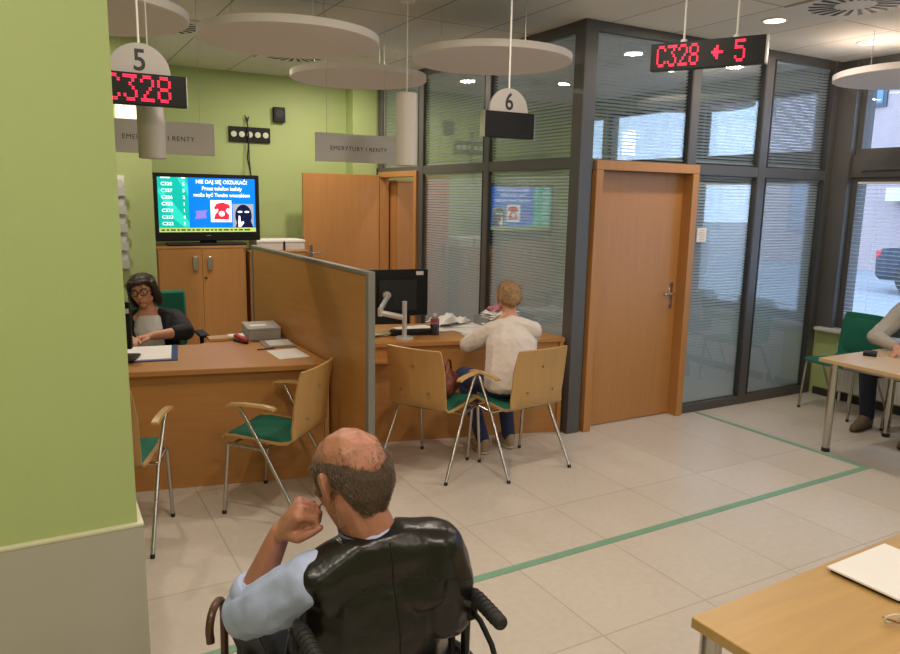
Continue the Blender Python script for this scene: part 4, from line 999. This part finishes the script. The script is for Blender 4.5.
# leather vest
LEATH = M('black_leather', (.006, .005, .005, 1), .31, 0, .3, (12, 12, 12), bump=.22, bump_scale=30, spec=.5)
bm = nb()
NB = neck+V((.0, -.026, .012))
hull(bm, (NB+V((-.05, .004, -.012)), (.030, .052, .020)), (NB+V((.055, -.004, .0)), (.034, .05, .020)), (V((.53, 1.495, .978)), (.052, .068, .045)), (V((.775, 1.455, 1.012)), (.052, .068, .042)), (V((.655, 1.51, .93)), (.15, .098, .06)))
hull(bm, (V((.512, 1.497, .968)), (.060, .070, .046)), (V((.57, 1.53, .90)), (.105, .112, .06)), (V((.60, 1.49, .99)), (.05, .07, .05)))
hull(bm, (V((.785, 1.452, 1.008)), (.062, .075, .046)), (V((.755, 1.49, .90)), (.115, .12, .06)), (V((.70, 1.48, 1.01)), (.05, .07, .045)))
hull(bm, (V((.790, 1.452, .998)), (.068, .078, .052)), (V((.812, 1.46, .91)), (.074, .092, .05)), (V((.81, 1.48, .80)), (.080, .10, .05)))
chain(bm, (V((.657, 1.515, .92)), (.192, .118, .07)), (V((.66, 1.53, .82)), (.205, .145, .08)), (V((.66, 1.555, .72)), (.21, .165, .08)), (V((.66, 1.575, .62)), (.215, .175, .08)))
def creases(c):
    return .007*noise.noise(V((c.x*5+3, c.y*4, c.z*10)))+.0016*noise.noise(c*24)+.006*abs(noise.noise(V((c.x*7+c.z*8, c.y*3, c.z*9-c.x*5))))
vest = blob('leather_vest', bm, LEATH, man, .005, 9, creases)
# seams sewn on the back of the vest
mb = bmesh.new(); mb.from_mesh(vest.data); bt = BVHTree.FromBMesh(mb); wi = man.matrix_basis
def seam(name, pts, r, mat, dashed=False):
    out = []; P = [V(p) for p in pts]
    for a, b in zip(P, P[1:]):
        for i in range(14): out.append(a.lerp(b, i/14))
    out.append(P[-1]); hit = []
    for p in out:
        h = bt.ray_cast(p-wi.translation+V((0, -.5, 0)), V((0, 1, 0)))
        if h[0] is not None: hit.append(h[0]+wi.translation+h[1]*.0006)
    bm = nb()
    if dashed:
        for i in range(0, len(hit)-1, 2): tube(bm, [hit[i], hit[i+1]], r, 5)
    else: tube(bm, hit, r, 6)
    obj(name, bm, mat, vest)
THR = M('seam_thread', (.004, .004, .004, 1), .7)
seam('centre_seam', [(.655, 0, 1.045), (.66, 0, .95), (.668, 0, .83), (.672, 0, .65)], .0022, THR)
seam('yoke_seam', [(.455, 0, .905), (.52, 0, .925), (.60, 0, .945), (.657, 0, .965), (.74, 0, .955), (.85, 0, .93)], .0016, THR, True)
mb.free()
JEAN = M('dark_trousers', (.016, .020, .035, 1), .85, 0, .15, (40, 40, 40), bump=.15, bump_scale=200)
bm = nb(); hull(bm, (V((.655, 1.60, .575)), (.185, .135, .075)))
for sx, kx in ((-1, .565), (1, .765)):
    hip = V((MX+sx*.085, 1.63, .56)); kn = V((kx, 2.07, .56)); an = V((kx+sx*.01, 2.10, .17))
    chain(bm, (hip, .095), (hip.lerp(kn, .5), .085), (kn, .068)); chain(bm, (kn, .066), (kn.lerp(an, .4), .064), (an+V((0, 0, .02)), .050))
blob('trousers', bm, JEAN, man, .006, 5)
for kx in (.555, .775): shoe('shoe', man, (kx, 2.06, .105), (kx, 2.33, .105), M('brown_shoe', (.05, .03, .02, 1), .5), BLACKR)

# ---- wheelchair
wch = thing('wheelchair', 'black wheelchair with push handles carrying the man in the leather vest', 'wheelchair', (.66, 1.62, 0))
NY = M('black_nylon', (.016, .016, .018, 1), .8, bump=.2, bump_scale=200)
FR = M('wheelchair_frame', (.02, .02, .022, 1), .3, .4)
HL, HR = V((.448, 1.455, .885)), V((.866, 1.415, .878))
bm = nb(); bx(bm, .47, .85, 1.49, 1.92, .455, .485, .012); obj('seat', bm, NY, wch)
bm = nb(); g = []
for z in (.50, .58, .64, .69, .715):
    g.append([bm.verts.new((.462+.0386*i, 1.452-.005*i-.035*(1-((i-5)/5)**2)*(1 if z < .71 else .9), z)) for i in range(11)])
for a, b in zip(g, g[1:]):
    for i in range(10): bm.faces.new((a[i], a[i+1], b[i+1], b[i]))
bmesh.ops.recalc_face_normals(bm, faces=bm.faces); bmesh.ops.solidify(bm, geom=bm.faces[:], thickness=.012); obj('backrest', bm, NY, wch)
for h, s in ((HL, -1), (HR, 1)):
    gdir = V((.0, -1, -.10)) if s < 0 else V((-.02, -1, -.06))
    bm = nb(); tube(bm, [(h.x, h.y+.02, .40), (h.x, h.y+.012, .80), (h.x, h.y+.006, .875), h, h+gdir*.05], .0115, 12); obj('back_post', bm, FR, wch)
    bm = nb(); tube(bm, [h+gdir*.015, h+gdir*.022, h+gdir*.145, h+gdir*.152], .0165, 16, True, [.013, .0165, .0175, .014]); gp = obj('push_handle', bm, BLACKR, wch)
    bm = nb()
    for i in range(6): 
        q = h+gdir*(.04+.016*i); tube(bm, [q, q+gdir*.004], .0185, 16)
    obj('grip_ridges', bm, BLACKR, gp)
    bm = nb(); tube(bm, [h+V((0, .004, -.045)), h+gdir*.05+V((s*.004, 0, -.055)), h+gdir*.10+V((s*.006, 0, -.085)), h+gdir*.13+V((s*.006, 0, -.125))], .007, 8); obj('brake_lever', bm, BLACK, wch)
    bm = nb(); box(bm, h+V((0, .0, -.045)), (.034, .045, .06), 0, .008); obj('clamp', bm, BLACK, wch)
    ex = .405 if s < 0 else .915
    bm = nb(); tube(bm, [(h.x, h.y+.02, .47), (h.x, 1.95, .47), (h.x, 2.02, .40), (h.x, 2.10, .16)], .012, 10); tube(bm, [(h.x, h.y+.02, .28), (h.x, 1.90, .22), (h.x, 1.97, .45)], .012, 10); obj('side_frame', bm, FR, wch)
    bm = nb(); box(bm, (ex+s*.005, 1.70, .695), (.055, .30, .028), 0, .010, seg=2); obj('arm_pad', bm, BLACKR, wch)
    bm = nb(); tube(bm, [(h.x, 1.58, .47), (ex, 1.58, .55), (ex, 1.58, .68)], .010, 8); tube(bm, [(h.x, 1.83, .47), (ex, 1.83, .55), (ex, 1.83, .68)], .010, 8); bx(bm, ex-.003, ex+.003, 1.57, 1.84, .48, .68); obj('arm_support', bm, FR, wch)
    wx = .365 if s < 0 else .955; hub = V((wx, 1.56, .30))
    bm = nb(); t_ = bmesh.new()
    def ring_at(R, r, n=48, m=8, off=0):
        vs = [[bm.verts.new(hub+V((off+r*math.cos(2*PI*j/m), (R+r*math.sin(2*PI*j/m))*math.cos(2*PI*i/n), (R+r*math.sin(2*PI*j/m))*math.sin(2*PI*i/n)))) for j in range(m)] for i in range(n)]
        for i in range(n):
            for j in range(m): bm.faces.new((vs[i][j], vs[(i+1) % n][j], vs[(i+1) % n][(j+1) % m], vs[i][(j+1) % m]))
    t_.free(); ring_at(.284, .015); wl = obj('wheel', bm, BLACKR, wch)
    bm = nb(); ring_at(.264, .008); ring_at(.255, .008, off=s*.03); obj('rim', bm, STEEL, wl)
    bm = nb(); tube(bm, [hub+V((-.03, 0, 0)), hub+V((.03, 0, 0))], .024, 16)
    for i in range(18):
        a = 2*PI*i/18; tube(bm, [hub+V((.012*(-1)**i, .02*math.cos(a), .02*math.sin(a))), hub+V((0, .26*math.cos(a+.1), .26*math.sin(a+.1)))], .0014, 5)
    obj('spokes', bm, CHROME, wl)
    bm = nb(); c = V((h.x, 1.93, .075)); tube(bm, [c+V((-.014, 0, 0)), c+V((.014, 0, 0))], .075, 28); ca = obj('castor', bm, BLACKR, wch)
    bm = nb(); tube(bm, [c+V((s*.022, 0, 0)), c+V((s*.022, -.02, .12)), c+V((0, -.02, .15)), c+V((0, -.02, .20))], .009, 8); obj('fork', bm, FR, ca)
    fx = .555 if s < 0 else .775
    bm = nb(); box(bm, (fx, 2.19, .095), (.15, .20, .012), 0, .004); tube(bm, [(h.x, 2.10, .16), (fx, 2.13, .10)], .01, 8); obj('footrest', bm, FR, wch)
bm = nb(); tube(bm, [(HL.x, 1.70, .46), (HR.x, 1.70, .24)], .011, 8); tube(bm, [(HL.x, 1.72, .24), (HR.x, 1.72, .46)], .011, 8); obj('cross_brace', bm, FR, wch)
# cane
t = thing('walking_cane', 'brown wooden walking cane with curved handle leaning by the man\'s left elbow', 'walking cane', (.37, 1.95, 0))
pts = [(.372, 1.925, .012), (.372, 1.88, .45), (.372, 1.865, .715)]
c = V((.3445, 1.82, .720)); ex_ = V((.372-.3445, 1.865-1.82, 0))
for i in range(1, 13):
    a = PI*i/12*1.12; pts.append(c+ex_*math.cos(a)+V((0, 0, .050*math.sin(a))))
pts.append(V(pts[-1])+V((.0, -.002, -.012)))
bm = nb(); tube(bm, pts, .0105, 14); obj('shaft', bm, M('dark_cane_wood', (.085, .038, .018, 1), .3, 0, .35, (40, 40, 12)), t)
bm = nb(); tube(bm, [(.372, 1.926, 0), (.372, 1.922, .035)], .014, 14); obj('ferrule', bm, BLACKR, t)

# ---- woman in the white blouse, seen from behind
wr = thing('person', 'woman with tied blond hair and white blouse seated at the right desk', 'person', (2.79, 4.10, 0))
Hc = V((2.915, 4.335, 1.120)); hf = V((.28, .93, -.30)); HM = head_frame(Hc, hf, (.05, .1, 1)); HMi = HM.inverted()
neck = V((2.888, 4.265, .995)); SHL = V((2.735, 4.26, .905)); SHR = V((2.995, 4.13, .915))
ELL = V((2.625, 4.40, .79)); WRL = V((2.82, 4.60, .80)); ELR = V((3.08, 4.32, .80)); WRR = V((3.06, 4.555, .80))
bm = nb(); head_prims(bm, HM, .97)
hull(bm, (Hc+V((-.01, -.03, -.05)), .050), (neck, .054)); chain(bm, (neck, .054), (V((2.86, 4.25, .96)), (.10, .07, .05)), (V((2.84, 4.20, .85)), (.14, .10, .08)), (V((2.81, 4.14, .70)), (.14, .11, .08)), (V((2.80, 4.10, .56)), (.17, .13, .09)))
hull(bm, (SHL, .045), (V((2.86, 4.24, .95)), .06)); hull(bm, (SHR, .045), (V((2.86, 4.24, .95)), .06))
chain(bm, (SHL, .045), (ELL, .034), (WRL, .024)); chain(bm, (SHR, .045), (ELR, .034), (WRR, .024))
legs = []
for s, kn, an in ((-1, V((2.66, 4.50, .54)), V((2.72, 4.31, .085))), (1, V((2.95, 4.44, .54)), V((2.955, 4.33, .085)))):
    hip = V((2.80+s*.09, 4.12, .55)); legs.append((hip, kn, an)); chain(bm, (hip, .085), (kn, .056)); chain(bm, (kn, .054), (kn.lerp(an, .35), .052), (an, .034)); hull(bm, (an, .032), (an+V((0, .08, -.035)), .028))
hand_prims(bm, WRL, V((.75, .6, -.06)), V((0, 0, -1)), V((.3, -.6, 0)), (.3, .4, .3), .92, .4); hand_prims(bm, WRR, V((-.4, .85, -.05)), V((0, 0, -1)), V((-1, -.2, 0)), (.3, .5, .3), .92, .5)
body = blob('body', bm, SKIN, wr, .005, 4); face_parts(HM, wr, .97, browcol=(.20, .12, .05, 1))
BLOND = M('blond_hair', (.30, .165, .065, 1), .5, 0, .35, (120, 120, 40), bump=.4, bump_scale=160)
bm = nb()
hull(bm, ((0, -.022, .038), (.082, .098, .088)), mat=HM)
for s in (-1, 1): hull(bm, ((s*.062, -.01, .03), (.022, .04, .045)), ((s*.05, -.06, -.01), (.034, .035, .04)), mat=HM); hull(bm, ((s*.045, -.06, -.02), (.03, .03, .04)), ((0, -.085, -.045), (.022, .02, .03)), mat=HM)
hull(bm, ((.004, -.132, -.020), (.030, .026, .032)), ((.004, -.112, -.03), (.026, .02, .03)), mat=HM); hull(bm, ((.004, -.13, -.03), (.02, .02, .03)), ((.006, -.128, -.068), (.010, .010, .02)), mat=HM)
hr = blob('hair', bm, BLOND, wr, .005, 4)
bun = HM @ V((0, -.11, -.02))
def flow_bun(c):
    return (bun-c).normalized()
strands('hair_strands', hr, wr, 1500, .05, flow_bun, M('blond_strand', (.56, .37, .19, 1), .45, 0, .3, (90, 90, 90)), wr, .0011, .06, keep=lambda c: (c-bun).length > .035)
bm = nb(); tube(bm, [HM @ V((-.03, -.098, -.030)), HM @ V((0, -.125, -.030)), HM @ V((.03, -.098, -.030))], .008, 8); obj('hair_tie', bm, M('hair_tie', (.25, .17, .09, 1), .6), wr)
BLOUSE = M('white_blouse', (.68, .60, .55, 1), .85, 0, .04, (14, 14, 14), bump=.25, bump_scale=22)
bm = nb()
chain(bm, (neck+V((-.002, -.005, -.015)), (.066, .06, .025)), (V((2.87, 4.215, .945)), (.14, .10, .055)), (V((2.845, 4.17, .84)), (.195, .145, .09)), (V((2.815, 4.12, .70)), (.195, .145, .09)), (V((2.795, 4.08, .56)), (.21, .155, .07)))
hull(bm, (SHL, .066), (V((2.86, 4.20, .945)), .075)); hull(bm, (SHR, .066), (V((2.87, 4.19, .945)), .075))
chain(bm, (SHL, .066), (SHL.lerp(ELL, .5), .070), (ELL, .060)); chain(bm, (ELL, .058), (ELL.lerp(WRL, .75), .044))
chain(bm, (SHR, .066), (SHR.lerp(ELR, .5), .068), (ELR, .058)); chain(bm, (ELR, .056), (ELR.lerp(WRR, .7), .044))
blob('blouse', bm, BLOUSE, wr, .006, 5, lambda c: .006*noise.noise(V((c.x*14, c.y*14, c.z*7)))+.003*noise.noise(c*32))
DEN = M('blue_jeans', (.022, .035, .105, 1), .85, 0, .2, (50, 50, 50), bump=.15, bump_scale=200)
bm = nb(); hull(bm, (V((2.80, 4.10, .535)), (.185, .135, .075)))
for hip, kn, an in legs: chain(bm, (hip, .095), (kn, .068)); chain(bm, (kn, .066), (an+V((0, 0, .015)), .050))
blob('jeans', bm, DEN, wr, .006, 4)
TAN = M('beige_shoe', (.34, .25, .16, 1), .7)
for hip, kn, an in legs: shoe('shoe', wr, (an.x, an.y-.02, .0), (an.x+.03, an.y+.20, .0), TAN, M('pale_sole', (.5, .45, .38, 1), .7), .92)
# handbag on the empty chair
t = thing('handbag', 'reddish brown handbag on the chair beside the woman in white', 'bag', (2.40, 4.30, .455))
bm = nb(); chain(bm, (V((2.36, 4.24, .545)), (.06, .07, .075)), (V((2.47, 4.36, .55)), (.06, .07, .085))); hull(bm, (V((2.40, 4.28, .60)), (.03, .04, .05)), (V((2.45, 4.34, .60)), (.03, .04, .055)))
blob('bag_body', bm, M('brown_leather', (.16, .035, .02, 1), .45, 0, .4, (30, 30, 30), bump=.4, bump_scale=40), t, .006, 5, lambda c: .006*noise.noise(c*18))
bm = nb(); tube(bm, [(2.36, 4.25, .61), (2.37, 4.26, .69), (2.41, 4.30, .725), (2.46, 4.35, .70), (2.48, 4.37, .62)], .008, 8); obj('strap', bm, M('brown_strap', (.10, .025, .015, 1), .5), t)

# ---- woman with glasses behind the left desk
wl_ = thing('person', 'woman with dark hair and glasses in a black jacket behind the left desk', 'person', (.68, 5.90, 0))
Hc = V((.672, 5.86, 1.085)); hf = V((-.38, -.92, -.12)); HM = head_frame(Hc, hf, (-.16, 0, 1)); HMi = HM.inverted()
neck = V((.71, 5.90, .945)); SHR_ = V((.555, 5.93, .865)); SHL_ = V((.895, 5.86, .875)); ELs = V((.925, 5.64, .80)); WRs = V((.66, 5.50, .81)); EL2 = V((.48, 5.70, .81)); WR2 = V((.52, 5.48, .81))
bm = nb(); head_prims(bm, HM, 1.0)
hull(bm, (Hc+V((.01, .03, -.06)), .055), (neck, .058)); chain(bm, (neck, .058), (V((.72, 5.90, .88)), (.12, .08, .05)), (V((.72, 5.92, .76)), (.17, .13, .08)), (V((.71, 5.94, .60)), (.18, .14, .08)), (V((.70, 5.97, .52)), (.19, .15, .08)))
hull(bm, (SHR_, .05), (V((.72, 5.9, .87)), .06)); hull(bm, (SHL_, .05), (V((.72, 5.9, .87)), .06))
chain(bm, (SHL_, .05), (ELs, .040), (ELs.lerp(WRs, .4), .042), (WRs, .028)); chain(bm, (SHR_, .05), (EL2, .038), (WR2, .027))
for s in (-1, 1):
    hip = V((.70+s*.09, 5.95, .54)); kn = V((.70+s*.10, 5.55, .54)); an = V((.70+s*.10, 5.58, .09)); chain(bm, (hip, .085), (kn, .06), (an, .036))
hand_prims(bm, WRs, V((-.9, -.25, -.05)), V((0, 0, -1)), V((0, -1, 0)), (.3, .4, .3), .95, .4); hand_prims(bm, WR2, V((.1, -1, -.05)), V((0, 0, -1)), V((1, 0, 0)), (.3, .5, .3), .95, .4)
blob('body', bm, SKIN, wl_, .005, 4); face_parts(HM, wl_, 1.0, browcol=(.03, .02, .015, 1))
DARKH = M('dark_hair', (.022, .012, .009, 1), .45, 0, .3, (120, 120, 40), bump=.4, bump_scale=160)
bm = nb()
hull(bm, ((0, -.028, .055), (.092, .098, .085)), ((0, .015, .095), (.07, .06, .035)), mat=HM)
for s in (-1, 1):
    hull(bm, ((s*.078, .0, .05), (.022, .045, .04)), ((s*.088, -.02, -.03), (.025, .04, .05)), mat=HM); hull(bm, ((s*.088, -.03, -.03), (.024, .04, .05)), ((s*.075, -.05, -.085), (.03, .035, .03)), mat=HM)
    hull(bm, ((s*.055, .065, .082), (.022, .018, .018)), ((s*.078, .03, .05), (.016, .03, .02)), mat=HM); hull(bm, ((s*.05, .066, .085), (.02, .018, .016)), ((-.01, .078, .082), (.02, .012, .016)), mat=HM)
hull(bm, ((.05, -.085, -.02), (.04, .035, .07)), ((-.05, -.085, -.02), (.04, .035, .07)), mat=HM); hull(bm, ((.03, .07, .072), (.02, .014, .022)), ((-.02, .076, .085), (.02, .012, .014)), mat=HM)
hr = blob('hair', bm, DARKH, wl_, .005, 4)
strands('hair_strands', hr, wl_, 1600, .05, lambda c: (HM.to_3x3() @ V(((HMi @ c).x*3, .05, -1))).normalized(), M('dark_strand', (.035, .020, .014, 1), .4), wl_, .0012, .10, keep=lambda c: not ((HMi @ c).y > .05 and (HMi @ c).z < .08))
gl = None
bm = nb()
for s in (-1, 1):
    F = HM @ Matrix.Translation((s*.034, .097, .010)) @ Matrix.Rotation(PI/2, 4, 'X')
    sq = [(.027*math.copysign(abs(math.cos(a))**.6, math.cos(a)), .019*math.copysign(abs(math.sin(a))**.6, math.sin(a)), 0) for a in [i*2*PI/24 for i in range(25)]]
    tube(bm, [F @ V(p) for p in sq], .0026, 8); tube(bm, [HM @ V((s*.061, .095, .016)), HM @ V((s*.082, .06, .018)), HM @ V((s*.085, -.01, .014))], .0026, 8)
tube(bm, [HM @ V((-.008, .099, .014)), HM @ V((.008, .099, .014))], .0026, 8)
obj('glasses', bm, M('glasses_frame', (.015, .01, .01, 1), .3), wl_)
JACK = M('black_jacket', (.010, .010, .014, 1), .85, 0, .1, (14, 14, 14), bump=.25, bump_scale=24)
WTOP = M('white_top', (.80, .78, .78, 1), .85, 0, .06, (60, 60, 60), bump=.3, bump_scale=70)
bm = nb(); chain(bm, (V((.715, 5.885, .885)), (.10, .085, .035)), (V((.715, 5.88, .78)), (.15, .15, .08)), (V((.71, 5.90, .62)), (.19, .16, .08)))
blob('white_top', bm, WTOP, wl_, .006, 4)
bm = nb()
chain(bm, (SHL_+V((-.10, .02, .03)), .050), (SHL_, .066), (SHL_.lerp(ELs, .5), .072), (ELs, .066)); chain(bm, (ELs, .064), (ELs.lerp(WRs, .30), .056))
chain(bm, (SHR_+V((.10, .02, .03)), .050), (SHR_, .066), (EL2, .058), (EL2.lerp(WR2, .5), .05))
hull(bm, (SHL_+V((-.04, -.01, -.02)), .065), (V((.86, 5.83, .68)), (.06, .12, .10)), (V((.85, 5.86, .56)), (.09, .14, .06))); hull(bm, (SHL_+V((-.07, .0, .01)), .05), (V((.815, 5.77, .76)), (.035, .05, .08)), (V((.86, 5.80, .62)), .06))
hull(bm, (SHR_+V((.04, 0, -.02)), .06), (V((.58, 5.85, .68)), (.05, .12, .10)), (V((.58, 5.86, .56)), (.07, .14, .06)))
hull(bm, (V((.80, 5.965, .91)), .04), (V((.63, 5.985, .91)), .04), (V((.71, 6.03, .75)), (.18, .06, .10)), (V((.70, 6.05, .56)), (.19, .07, .06)))
blob('jacket', bm, JACK, wl_, .006, 5, lambda c: .004*noise.noise(c*16))
bm = nb()
for s in (-1, 1): tube(bm, [neck+V((s*.055, .02, .02)), neck+V((s*.052, -.045, -.03)), neck+V((.0+s*.025, -.095, -.09))], .0045, 6)
obj('necklace', bm, M('dark_beads', (.03, .015, .012, 1), .3), wl_)
bm = nb()
for s in (-1, 1): 
    hip = V((.70+s*.09, 5.95, .54)); kn = V((.70+s*.10, 5.55, .54)); an = V((.70+s*.10, 5.58, .09)); chain(bm, (hip, .095), (kn, .068), (an, .05))
blob('trousers', bm, JEAN, wl_, .008, 3)
for s in (-1, 1): shoe('shoe', wl_, (.70+s*.10, 5.60, 0), (.70+s*.10, 5.37, 0), M('black_shoe', (.02, .02, .02, 1), .4), BLACKR, .9)

# ---- man in the grey sweater at the right edge
mr = thing('person', 'man in grey sweater and dark trousers at the table by the window', 'person', (6.15, 3.12, 0))
Hc = V((6.02, 3.12, 1.26)); HM = head_frame(Hc, (-1, -.1, -.35), (-.2, 0, 1)); HMi = HM.inverted()
neck = V((6.07, 3.12, 1.11)); SR = V((6.04, 3.31, 1.00)); SL = V((6.06, 2.93, 1.01)); ER = V((5.745, 3.335, .795)); WR_ = V((5.66, 3.12, .762)); EL_ = V((5.80, 2.86, .80)); WL_ = V((5.62, 2.99, .765))
bm = nb(); head_prims(bm, HM); hull(bm, (Hc+V((.03, 0, -.05)), .058), (neck, .062)); chain(bm, (neck, .062), (V((6.09, 3.12, 1.0)), (.08, .15, .06)), (V((6.14, 3.12, .85)), (.12, .17, .10)), (V((6.19, 3.12, .68)), (.13, .17, .10)), (V((6.22, 3.12, .56)), (.13, .18, .09)))
for q in (SR, SL): hull(bm, (q, .05), (V((6.09, 3.12, .99)), .06))
chain(bm, (SR, .05), (ER, .038), (WR_, .027)); chain(bm, (SL, .05), (EL_, .038), (WL_, .027))
lg2 = []
for hip, kn, an in ((V((6.18, 3.22, .55)), V((5.76, 3.37, .52)), V((5.90, 3.42, .09))), (V((6.18, 3.02, .55)), V((5.74, 2.98, .55)), V((5.80, 2.98, .09)))):
    lg2.append((hip, kn, an)); chain(bm, (hip, .085), (kn, .058)); chain(bm, (kn, .055), (kn.lerp(an, .35), .055), (an, .036))
hand_prims(bm, WR_, V((-.35, -.9, -.05)), V((0, 0, -1)), V((-1, .3, 0)), (.5, .7, .4), 1, .5); hand_prims(bm, WL_, V((-.9, .3, -.05)), V((0, 0, -1)), V((0, 1, 0)), (.3, .4, .3), 1, .4)
blob('body', bm, SKIN, mr, .0055, 4); face_parts(HM, mr, 1)
bm = nb(); hull(bm, ((0, -.03, .045), (.083, .092, .085)), mat=HM)
for s in (-1, 1): hull(bm, ((s*.066, -.01, .04), (.018, .03, .035)), ((s*.05, -.07, -.03), (.03, .03, .04)), mat=HM)
blob('hair', bm, HAIRG, mr, .006, 4)
SWEAT = M('grey_sweater', (.40, .37, .33, 1), .95, 0, .12, (90, 90, 90), bump=.4, bump_scale=160)
bm = nb(); chain(bm, (neck+V((0, 0, -.02)), (.07, .075, .03)), (V((6.09, 3.12, 1.0)), (.10, .17, .06)), (V((6.14, 3.12, .85)), (.145, .19, .10)), (V((6.19, 3.12, .68)), (.15, .19, .10)), (V((6.21, 3.12, .59)), (.15, .19, .06)))
for q in (SR, SL): hull(bm, (q, .068), (V((6.09, 3.12, .99)), .07))
chain(bm, (SR, .068), (SR.lerp(ER, .5)+V((0, 0, -.01)), .070), (ER, .062)); chain(bm, (ER, .060), (ER.lerp(WR_, .85), .042)); chain(bm, (SL, .068), (EL_, .06), (EL_.lerp(WL_, .85), .042))
blob('sweater', bm, SWEAT, mr, .006, 4, lambda c: .006*noise.noise(c*17))
bm = nb()
for hip, kn, an in lg2: chain(bm, (hip, .095), (kn, .072)); chain(bm, (kn, .070), (an+V((0, 0, .02)), .056))
hull(bm, (V((6.22, 3.12, .555)), (.13, .18, .08))); blob('trousers', bm, M('navy_trousers', (.014, .018, .04, 1), .9, bump=.15, bump_scale=150), mr, .006, 4)
for hip, kn, an in lg2: shoe('shoe', mr, (an.x+.03, an.y, 0), (an.x-.22, an.y-.02, 0), M('olive_shoe', (.13, .095, .06, 1), .7), M('brown_sole', (.06, .035, .02, 1), .7))

# ------------------------------------------------------------------ the street outside
bm = nb(); bx(bm, WX+.3, 60, -40, 70, -.35, -.02); o = struct('ground', bm, M('street_paving', (.23, .235, .25, 1), .8, 0, .1, (1, 1, 1)))
BR = grid_mat('brick_facade', (.215, .135, .125, 1), (1.6, 1.9, 2.0, 1), .5, .25, 0, 0, .035, .85, .10, (4, 4, 4), offset=.5)
mp = [n for n in BR.node_tree.nodes if n.bl_idname == 'ShaderNodeMapping'][-1]
for n in BR.node_tree.nodes:
    if n.bl_idname == 'ShaderNodeMapping' and n.outputs[0].links and n.outputs[0].links[0].to_node.bl_idname == 'ShaderNodeTexBrick':
        n.inputs['Rotation'].default_value = (PI/2, 0, PI/2); n.vector_type = 'POINT'
FX = 21.0
t = thing('brick_building', 'pinkish brick building with dark framed windows across the street', 'building', (FX+3, 12, 0))
bm = nb(); bx(bm, FX, FX+8, -8, 40, -.02, 14); obj('wall', bm, BR, t, False)
WG = M('dark_window_glass', (.10, .16, .24, 1), .1)
for (yc, zc, w, h) in ((10.2, 5.35, 1.5, 1.6), (7.2, 5.35, 1.5, 1.6), (13.4, 5.35, 1.5, 1.6), (17, 5.35, 1.5, 1.6), (21, 5.35, 1.5, 1.6), (25.5, 5.35, 1.5, 1.6), (13.4, 8.6, 1.5, 1.8), (17, 8.6, 1.5, 1.8), (10.2, 8.6, 1.5, 1.8), (10.6, 2.55, 1.4, .5), (21, 8.6, 1.5, 1.8), (14.5, 2.0, 1.8, 2.2), (19, 2.0, 1.8, 2.2), (23.5, 2.0, 1.8, 2.2)):
    bm = nb(); bx(bm, FX-.06, FX+.02, yc-w/2, yc+w/2, zc-h/2, zc+h/2); f = obj('window', bm, M('dark_window_frame', (.04, .05, .07, 1), .5), t, False)
    bm = nb(); bx(bm, FX-.08, FX-.06, yc-w/2+.1, yc-.04, zc-h/2+.1, zc+h/2-.1); bx(bm, FX-.08, FX-.06, yc+.04, yc+w/2-.1, zc-h/2+.1, zc+h/2-.1); obj('pane', bm, WG, f, False)
bm = nb(); bx(bm, FX-.5, FX, 7.0, 12.1, 1.95, 2.30); obj('shop_canopy', bm, M('pale_canopy', (.6, .63, .66, 1), .6), t, False)
bm = nb(); bx(bm, FX-.04, FX+.02, 7.4, 11.6, .0, 1.95); obj('shop_front', bm, M('dark_shop_front', (.10, .11, .14, 1), .3), t, False)
t = thing('parked_car', 'dark parked car with red tail light seen through the blind of the street window', 'car', (16.5, 7.2, 0))
CP = M('dark_car_paint', (.03, .035, .05, 1), .25, .3)
prof = [(-2.1, .35), (-2.12, .72), (-2.0, .92), (-1.55, .98), (-1.05, 1.42), (-.6, 1.50), (.7, 1.48), (1.25, .98), (2.0, .86), (2.1, .5), (2.05, .28), (-2.0, .26)]
bm = nb(); m = Matrix.Translation((16.5, 7.2, 0)) @ Matrix.Rotation(-PI/2, 4, 'Z') @ Matrix.Rotation(PI/2, 4, 'X')
outline(bm, m, prof, -.85, .85); bmesh.ops.bevel(bm, geom=[e for e in bm.edges if len(e.link_faces) == 2 and e.calc_face_angle(0) > .9], offset=.06, segments=2, affect='EDGES'); obj('body', bm, CP, t)
for s in (-1, 1):
    bm = nb(); outline(bm, m, [(-1.35, 1.02), (-.98, 1.38), (-.1, 1.43), (-.1, 1.02)], s*.86-.006, s*.86+.006); outline(bm, m, [(-.02, 1.02), (-.02, 1.43), (.66, 1.41), (1.1, 1.02)], s*.86-.006, s*.86+.006); obj('side_window', bm, WG, t, False)
    for q in (-1.3, 1.3):
        bm = nb(); c = m @ V((q, .32, s*.78)); tube(bm, [c-V((.1, 0, 0)), c+V((.1, 0, 0))], .32, 28); wl = obj('wheel', bm, BLACKR, t)
        bm = nb(); tube(bm, [c-V((.11, 0, 0)), c+V((.11, 0, 0))], .16, 20); obj('hub', bm, M('dark_hub', (.12, .12, .13, 1), .4), wl)
    bm = nb(); box(bm, m @ V((-2.06, .80, s*.68)), (.28, .12, .16), 0, .02); obj('tail_light', bm, M('tail_light', (.55, .02, .02, 1), .3), t)
    bm = nb(); box(bm, m @ V((2.04, .70, s*.62)), (.3, .12, .14), 0, .02); obj('head_light', bm, M('head_light', (.7, .7, .7, 1), .2), t)
bm = nb(); box(bm, m @ V((-2.11, .55, 0)), (.5, .02, .11), 0, .004); obj('number_plate', bm, WHITE, t, False)
